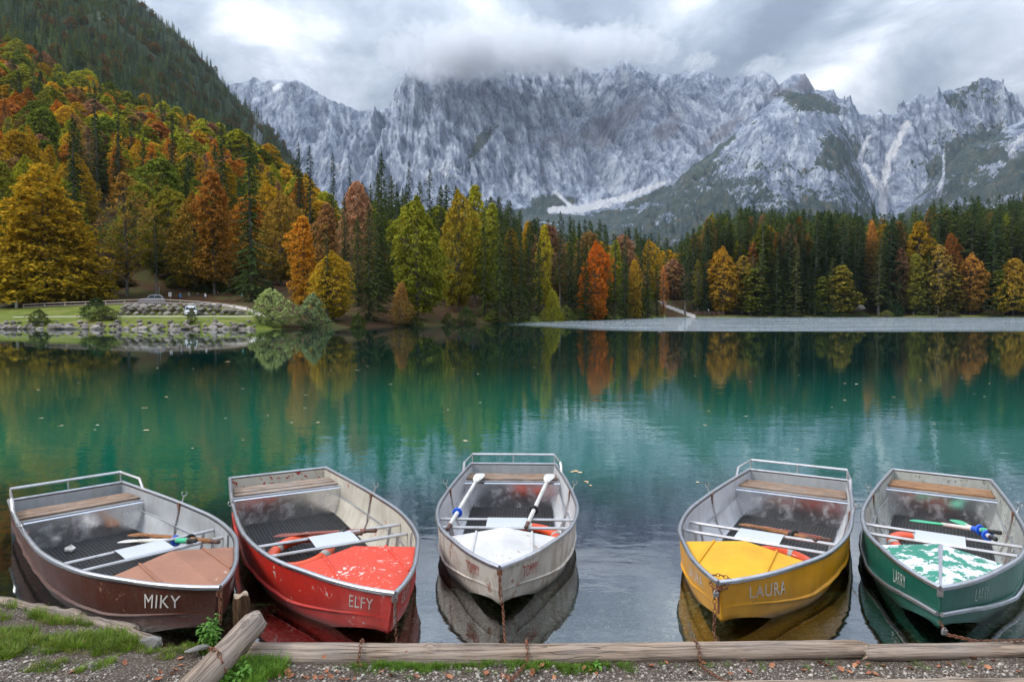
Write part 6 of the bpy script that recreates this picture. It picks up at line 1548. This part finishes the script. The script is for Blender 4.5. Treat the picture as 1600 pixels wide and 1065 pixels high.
# --- people
def cloth(name, c): return paint(name, c, c, 0, .1, .9, 10, 0, False)
m_skin = cloth('skin', (.48, .27, .18)); CL = {}
def person(loc, rz, top, legs, label, hgt=1.74, stride=.18, hairc=(.06, .035, .02), arm=.25):
    o_ = empty('person', loc, rz); tag(o_, label, 'person'); s_ = hgt / 1.75; o_.scale = (s_,) * 3
    vs = [(0, 0, .95), (0, 0, 1.12), (0, .0, 1.40), (0, -.01, 1.50), (0, -.03, 1.63), (0, -.02, 1.72),
          (.10, 0, .90), (.11, stride * .4, .50), (.11, stride, .08), (.11, stride - .14, .03), (-.10, 0, .90), (-.11, -stride * .2, .50), (-.11, -stride, .08), (-.11, -stride - .14, .03),
          (.18, 0, 1.40), (.25, .02, 1.14), (.24, -arm * .6, .93), (.23, -arm * .8, .84), (-.18, 0, 1.40), (-.25, -.02, 1.14), (-.24, -arm, .95), (-.23, -arm - .05, .87)]
    ed = [(0, 1), (1, 2), (2, 3), (3, 4), (4, 5), (0, 6), (6, 7), (7, 8), (8, 9), (0, 10), (10, 11), (11, 12), (12, 13), (2, 14), (14, 15), (15, 16), (16, 17), (2, 18), (18, 19), (19, 20), (20, 21)]
    rr = [.14, .13, .15, .055, .095, .06, .085, .06, .042, .035, .085, .06, .042, .035, .06, .045, .033, .035, .06, .045, .033, .035]
    me = bpy.data.meshes.new('person_body'); me.from_pydata(vs, ed, []); me.materials.append(m_skin); b = link('body', me, o_)
    sk = b.modifiers.new('skin', 'SKIN'); sub = b.modifiers.new('sub', 'SUBSURF'); sub.levels = sub.render_levels = 1
    for v_, r_ in zip(me.skin_vertices[0].data, rr): v_.radius = (r_, r_)
    me.skin_vertices[0].data[0].use_root = True
    mt = CL.setdefault(top, cloth('jacket_cloth', top)); ml = CL.setdefault(legs, cloth('trouser_cloth', legs))
    mb = MB(); rows = [[Vector((w_ * math.cos(a), d_ * math.sin(a), z)) for a in [2 * PI * k / 12 for k in range(12)]] for z, w_, d_ in ((.88, .20, .15), (1.0, .19, .145), (1.2, .20, .15), (1.38, .22, .15), (1.46, .15, .11), (1.50, .07, .07))]
    mb.grid(rows, 0, False, True); mb.tube([(.19, 0, 1.40), (.26, .02, 1.14), (.245, -arm * .6, .93)], [.075, .06, .05], 8); mb.tube([(-.19, 0, 1.40), (-.26, -.02, 1.14), (-.245, -arm, .95)], [.075, .06, .05], 8)
    mb.build('jacket', mt, o_, 60)
    mb = MB()
    for sg, k7, k8 in ((1, vs[7], vs[8]), (-1, vs[11], vs[12])): mb.tube([(sg * .09, 0, .98), (sg * .10, k7[1] * .5, .72), k7, k8], [.12, .105, .08, .065], 9)
    mb.build('trousers', ml, o_, 60)
    mb = MB(); rows = [[Vector((.085 * math.sin(f_) * 1.12 * math.cos(a), -.01 + .105 * math.sin(f_) * math.sin(a), 1.66 + .12 * math.cos(f_))) for a in [2 * PI * k / 10 for k in range(10)]] for f_ in (.05, .5, 1.0, 1.5, 1.75)]
    mb.grid(rows, 0, True, True); mb.build('hair', CL.setdefault(hairc, cloth('hair', hairc)), o_, 60)
    return o_
def bicycle(loc, rz, label, group=None, fc=(.05, .05, .06)):
    o_ = empty('bicycle', loc, rz); tag(o_, label, 'bicycle', group); mf = CL.setdefault(fc, cloth('bicycle_paint', fc))
    for x in (-.52, .52):
        mb = MB(); mb.torus((x, 0, .34), .32, .028, Matrix.Rotation(PI / 2, 4, 'X'), 20, 5); q_ = mb.build('wheel', m_mat, o_, 60)
        mb = MB()
        for k in range(6):
            a = k * PI / 6; mb.tube([(x + .31 * math.cos(a), 0, .34 + .31 * math.sin(a)), (x - .31 * math.cos(a), 0, .34 - .31 * math.sin(a))], .004, 3)
        mb.build('spokes', m_steel, q_)
    mb = MB(); bb, hd_, st, rr_, ff = (-.05, 0, .30), (.36, 0, .88), (-.20, 0, .86), (-.52, 0, .34), (.52, 0, .34)
    for a, b in ((bb, hd_), (bb, st), (st, (.33, 0, .82)), (bb, rr_), (st, rr_), (hd_, ff)): mb.tube([a, b], .022, 6)
    mb.build('frame', mf, o_, 60)
    mb = MB(); mb.tube([(.30, -.28, 1.0), (.38, 0, .98), (.30, .28, 1.0)], .016, 6); mb.tube([hd_, (.38, 0, .98)], .016, 5); mb.build('handlebar', m_steel, o_, 60)
    mb = MB(); mb.box((-.22, 0, .93), (.26, .13, .06)); bevel(mb.build('saddle', m_black, o_), .02)
def pfoot(px, py, d): return tuple(at_d(px, py, d))
person(pfoot(282, 471.5, 131), R(90), (.02, .26, .62), (.03, .20, .5), 'person in a bright blue jacket and trousers standing beyond the fence', 1.85)
person(pfoot(295.5, 469.5, 132), R(70), (.30, .29, .26), (.03, .03, .035), 'person in a grey top and black trousers with a bicycle')
person(pfoot(309.5, 470.5, 132), R(200), (.05, .04, .045), (.03, .03, .06), 'person in dark clothes standing between the cyclists')
person(pfoot(321, 471, 131), R(80), (.75, .75, .78), (.03, .12, .30), 'person in a white top and blue trousers beside a bicycle')
person(pfoot(341, 469, 133), R(-80), (.045, .03, .035), (.03, .025, .03), 'person in dark purple clothes near the row of bicycles')
person(pfoot(378.5, 468.5, 133), R(-60), (.12, .50, .50), (.45, .42, .38), 'person in a turquoise top walking near the big lone spruce', 1.7, .26)
person(pfoot(19.5, 485, 115), R(60), (.35, .62, .62), (.03, .03, .035), 'person in a pale turquoise top and black trousers at the left edge', 1.75)
person(pfoot(35.5, 482, 119), R(80), (.03, .03, .06), (.02, .02, .03), 'person in a dark jacket behind the end of the fence', 1.7)
bicycle(pfoot(297, 469.5, 131.4), R(15), 'bicycle held by the person in grey'); bicycle(pfoot(325, 471, 130.4), R(8), 'bicycle next to the person in white', None, (.25, .03, .03))
for i in range(9):
    bicycle(pfoot(347 + i * 3.3, 468.6, 134.5), R(70 + 8 * math.sin(i * 3)), 'bicycle parked in the row left of the lone spruce', 'row of parked bicycles', [(.05, .05, .06), (.3, .3, .32), (.03, .08, .2)][i % 3])
o_ = empty('sign', pfoot(266, 472, 128)); tag(o_, 'small white notice board on a post right of the silver car', 'sign')
mb = MB(); mb.tube([(0, 0, 0), (0, 0, 1.8)], .04, 6); mb.build('post', m_steel, o_)
mb = MB(); mb.box((0, -.06, 1.45), (.52, .04, .75)); mb.build('panel', m_plas, o_); mb = MB(); mb.box((0, -.086, 1.42), (.2, .01, .22)); mb.build('pictogram', m_black, o_)
mb = MB(); mb.box((0, 0, .9), (.42, .3, 2.2)); o_ = mb.build('marker_post', m_plas, None); o_.location = at_d(26.2, 486, 114); bevel(o_, .06, 2); tag(o_, 'pale upright post at the left end of the fence', 'post')
mb = MB(); mb.tube([(0, 0, -.3), (0, 0, 2.6)], .05, 6); o_ = mb.build('pole', m_steel, None); o_.location = at_d(249, 470, 127); tag(o_, 'thin grey pole behind the silver car', 'pole')
# --- right far shore
o_ = link('boulder', rip[2], None, tuple(at_d(1344, 482, 250))); o_.scale = (2.0, 1.5, 1.5); tag(o_, 'pale grey boulder under the spruces of the far right shore', 'boulder')
o_ = link('boulder', rip[4], None, tuple(at_d(1541, 486, 250))); o_.scale = (2.2, 1.5, 1.0); tag(o_, 'low grey boulder below the copper beech on the far shore', 'boulder')
person(pfoot(1107, 489.5, 247), R(60), (.75, .75, .78), (.05, .05, .07), 'tiny person in a white top by the footbridge on the far shore')
person(pfoot(1180.5, 486, 250), R(-60), (.75, .75, .75), (.30, .28, .28), 'tiny person in white under the gold beeches of the far shore')
fr2 = empty('far_fence', tuple(at_d(1088, 493, 246))); tag(fr2, 'brown wooden railing by the water at the end of the white path', 'railing'); fb = fr2.location.copy()
m_brw = wood('brown_railing_wood', (.16, .09, .06), (.06, .035, .025), 'x', .1, 3)
for i in range(7):
    P_ = at_d(1086 + i * 7.5, 492.5, 246) - fb; mb = MB(); mb.box((P_.x, P_.y, .55), (.22, .2, 2.0)); mb.build('post', m_brw, fr2)
for hz in (.5, .95, 1.4):
    A_ = at_d(1086, 492.5, 246) - fb; B_ = at_d(1131, 492.5, 246) - fb; mb = MB(); mb.box(((A_.x + B_.x) / 2, A_.y, hz), (B_.x - A_.x, .1, .16)); mb.build('rail', m_brw, fr2)
# ================================================================== LAKE SURFACE (open where the hulls sit in it)
from mathutils.geometry import delaunay_2d_cdt
vv = [Vector((-420, 3.0)), Vector((420, 3.0)), Vector((420, 300)), Vector((-420, 300))]; ee = [(0, 1), (1, 2), (2, 3), (3, 0)]; loops = []
for b_, h_ in ((b1, h1), (b2, h2), (b3, h3), (b4, h4), (b5, h5)):
    pts_ = []
    for sg in (-1, 1):
        half = []
        for i in range(41):
            t = i / 40 * .995; c0 = h_.c(t); g0 = h_.g(t)
            if c0 > -.012: break
            p_ = h_.side(t, (0 - c0) / (g0 - c0), sg); w_ = max(.0, abs(p_.x) - .008); half.append((sg * w_, max(.006, p_.y)))
        half.append((sg * half[-1][0] * sg * .5, half[-1][1] + .02)) if False else None
        pts_.append(half)
    lp = pts_[0] + pts_[1][::-1]; W_ = [inboat(b_, (x, y, 0)) for x, y in lp]; i0 = len(vv)
    vv += [Vector((p_.x, p_.y)) for p_ in W_]; ee += [(i0 + k, i0 + (k + 1) % len(W_)) for k in range(len(W_))]; loops.append([(p_.x, p_.y) for p_ in W_])
def inside(x, y, lp):
    r_ = False; j = len(lp) - 1
    for i in range(len(lp)):
        if (lp[i][1] > y) != (lp[j][1] > y) and x < (lp[j][0] - lp[i][0]) * (y - lp[i][1]) / (lp[j][1] - lp[i][1]) + lp[i][0]: r_ = not r_
        j = i
    return r_
V2, E2, F2, *_r = delaunay_2d_cdt(vv, ee, [], 1, 1e-5)
F3 = []
for f_ in F2:
    cx_ = sum(V2[i].x for i in f_) / 3; cy_ = sum(V2[i].y for i in f_) / 3
    if not any(inside(cx_, cy_, lp) for lp in loops): F3.append(tuple(f_))
mb = MB(); mb.add([(v.x, v.y, 0) for v in V2], F3); tag(mb.build('lake_water', m_wat), kind='structure')
# ================================================================== LOW CLOUD lying on the central summits
m, nt, out = new_mat('cloud_vapour'); n = N(nt)
pv = n.add('ShaderNodeVolumePrincipled', {'Color': (.97, .98, 1.0, 1), 'Density': .0048, 'Anisotropy': .0})
nt.links.new(pv.outputs[0], out.inputs['Volume'])
import bmesh
def cloud(cx_, Yc, cz_, sx, sy, sz, seed):
    bm = bmesh.new(); bmesh.ops.create_icosphere(bm, subdivisions=5, radius=1)
    P_ = np.array([v.co[:] for v in bm.verts])
    dsp = 1 + .38 * fbm(P_[:, 0] * 2.6 + seed, P_[:, 2] * 2 + P_[:, 1] * 2, 3) + .22 * fbm(P_[:, 0] * 8 + seed, P_[:, 2] * 5 + P_[:, 1] * 4 + 5, 4)
    for v, k_ in zip(bm.verts, dsp): v.co = Vector((v.co.x * sx * (1 + (k_ - 1) * .6), v.co.y * sy * k_, v.co.z * sz * (1 + (k_ - 1) * 1.6)))
    me = bpy.data.meshes.new('cloud'); bm.to_mesh(me); bm.free(); me.materials.append(m)
    tag(link('cloud', me, None, (cx_, Yc, cz_)), kind='stuff')
for px, py, Yc, wx_, hy in ((690, 84, 3560, 95, 30), (735, 100, 3700, 62, 18), (790, 72, 3600, 110, 32), (838, 96, 3640, 52, 17), (905, 80, 3700, 70, 24), (960, 68, 3850, 70, 20), (1020, 84, 3900, 46, 13), (660, 112, 3750, 26, 9), (880, 110, 3760, 24, 8), (1192, 104, 3560, 28, 9), (1092, 98, 3750, 26, 8), (452, 118, 3900, 40, 8)):
    c_ = at_d(px, py, Yc); k_ = Yc / F; cloud(c_.x, Yc, c_.z, wx_ * k_, 90 + wx_ * 1.6, hy * k_, px * .013)
# ================================================================== AIR
m, nt, out = new_mat('mountain_air'); n = N(nt)
pv = n.add('ShaderNodeVolumePrincipled', {'Color': (.78, .87, 1.0, 1), 'Density': 3.0e-5, 'Anisotropy': .2})
nt.links.new(pv.outputs[0], out.inputs['Volume'])
mb = MB(); mb.box((0, 2500, 1190), (14000, 6000, 2400))
tag(mb.build('haze', m), kind='stuff')
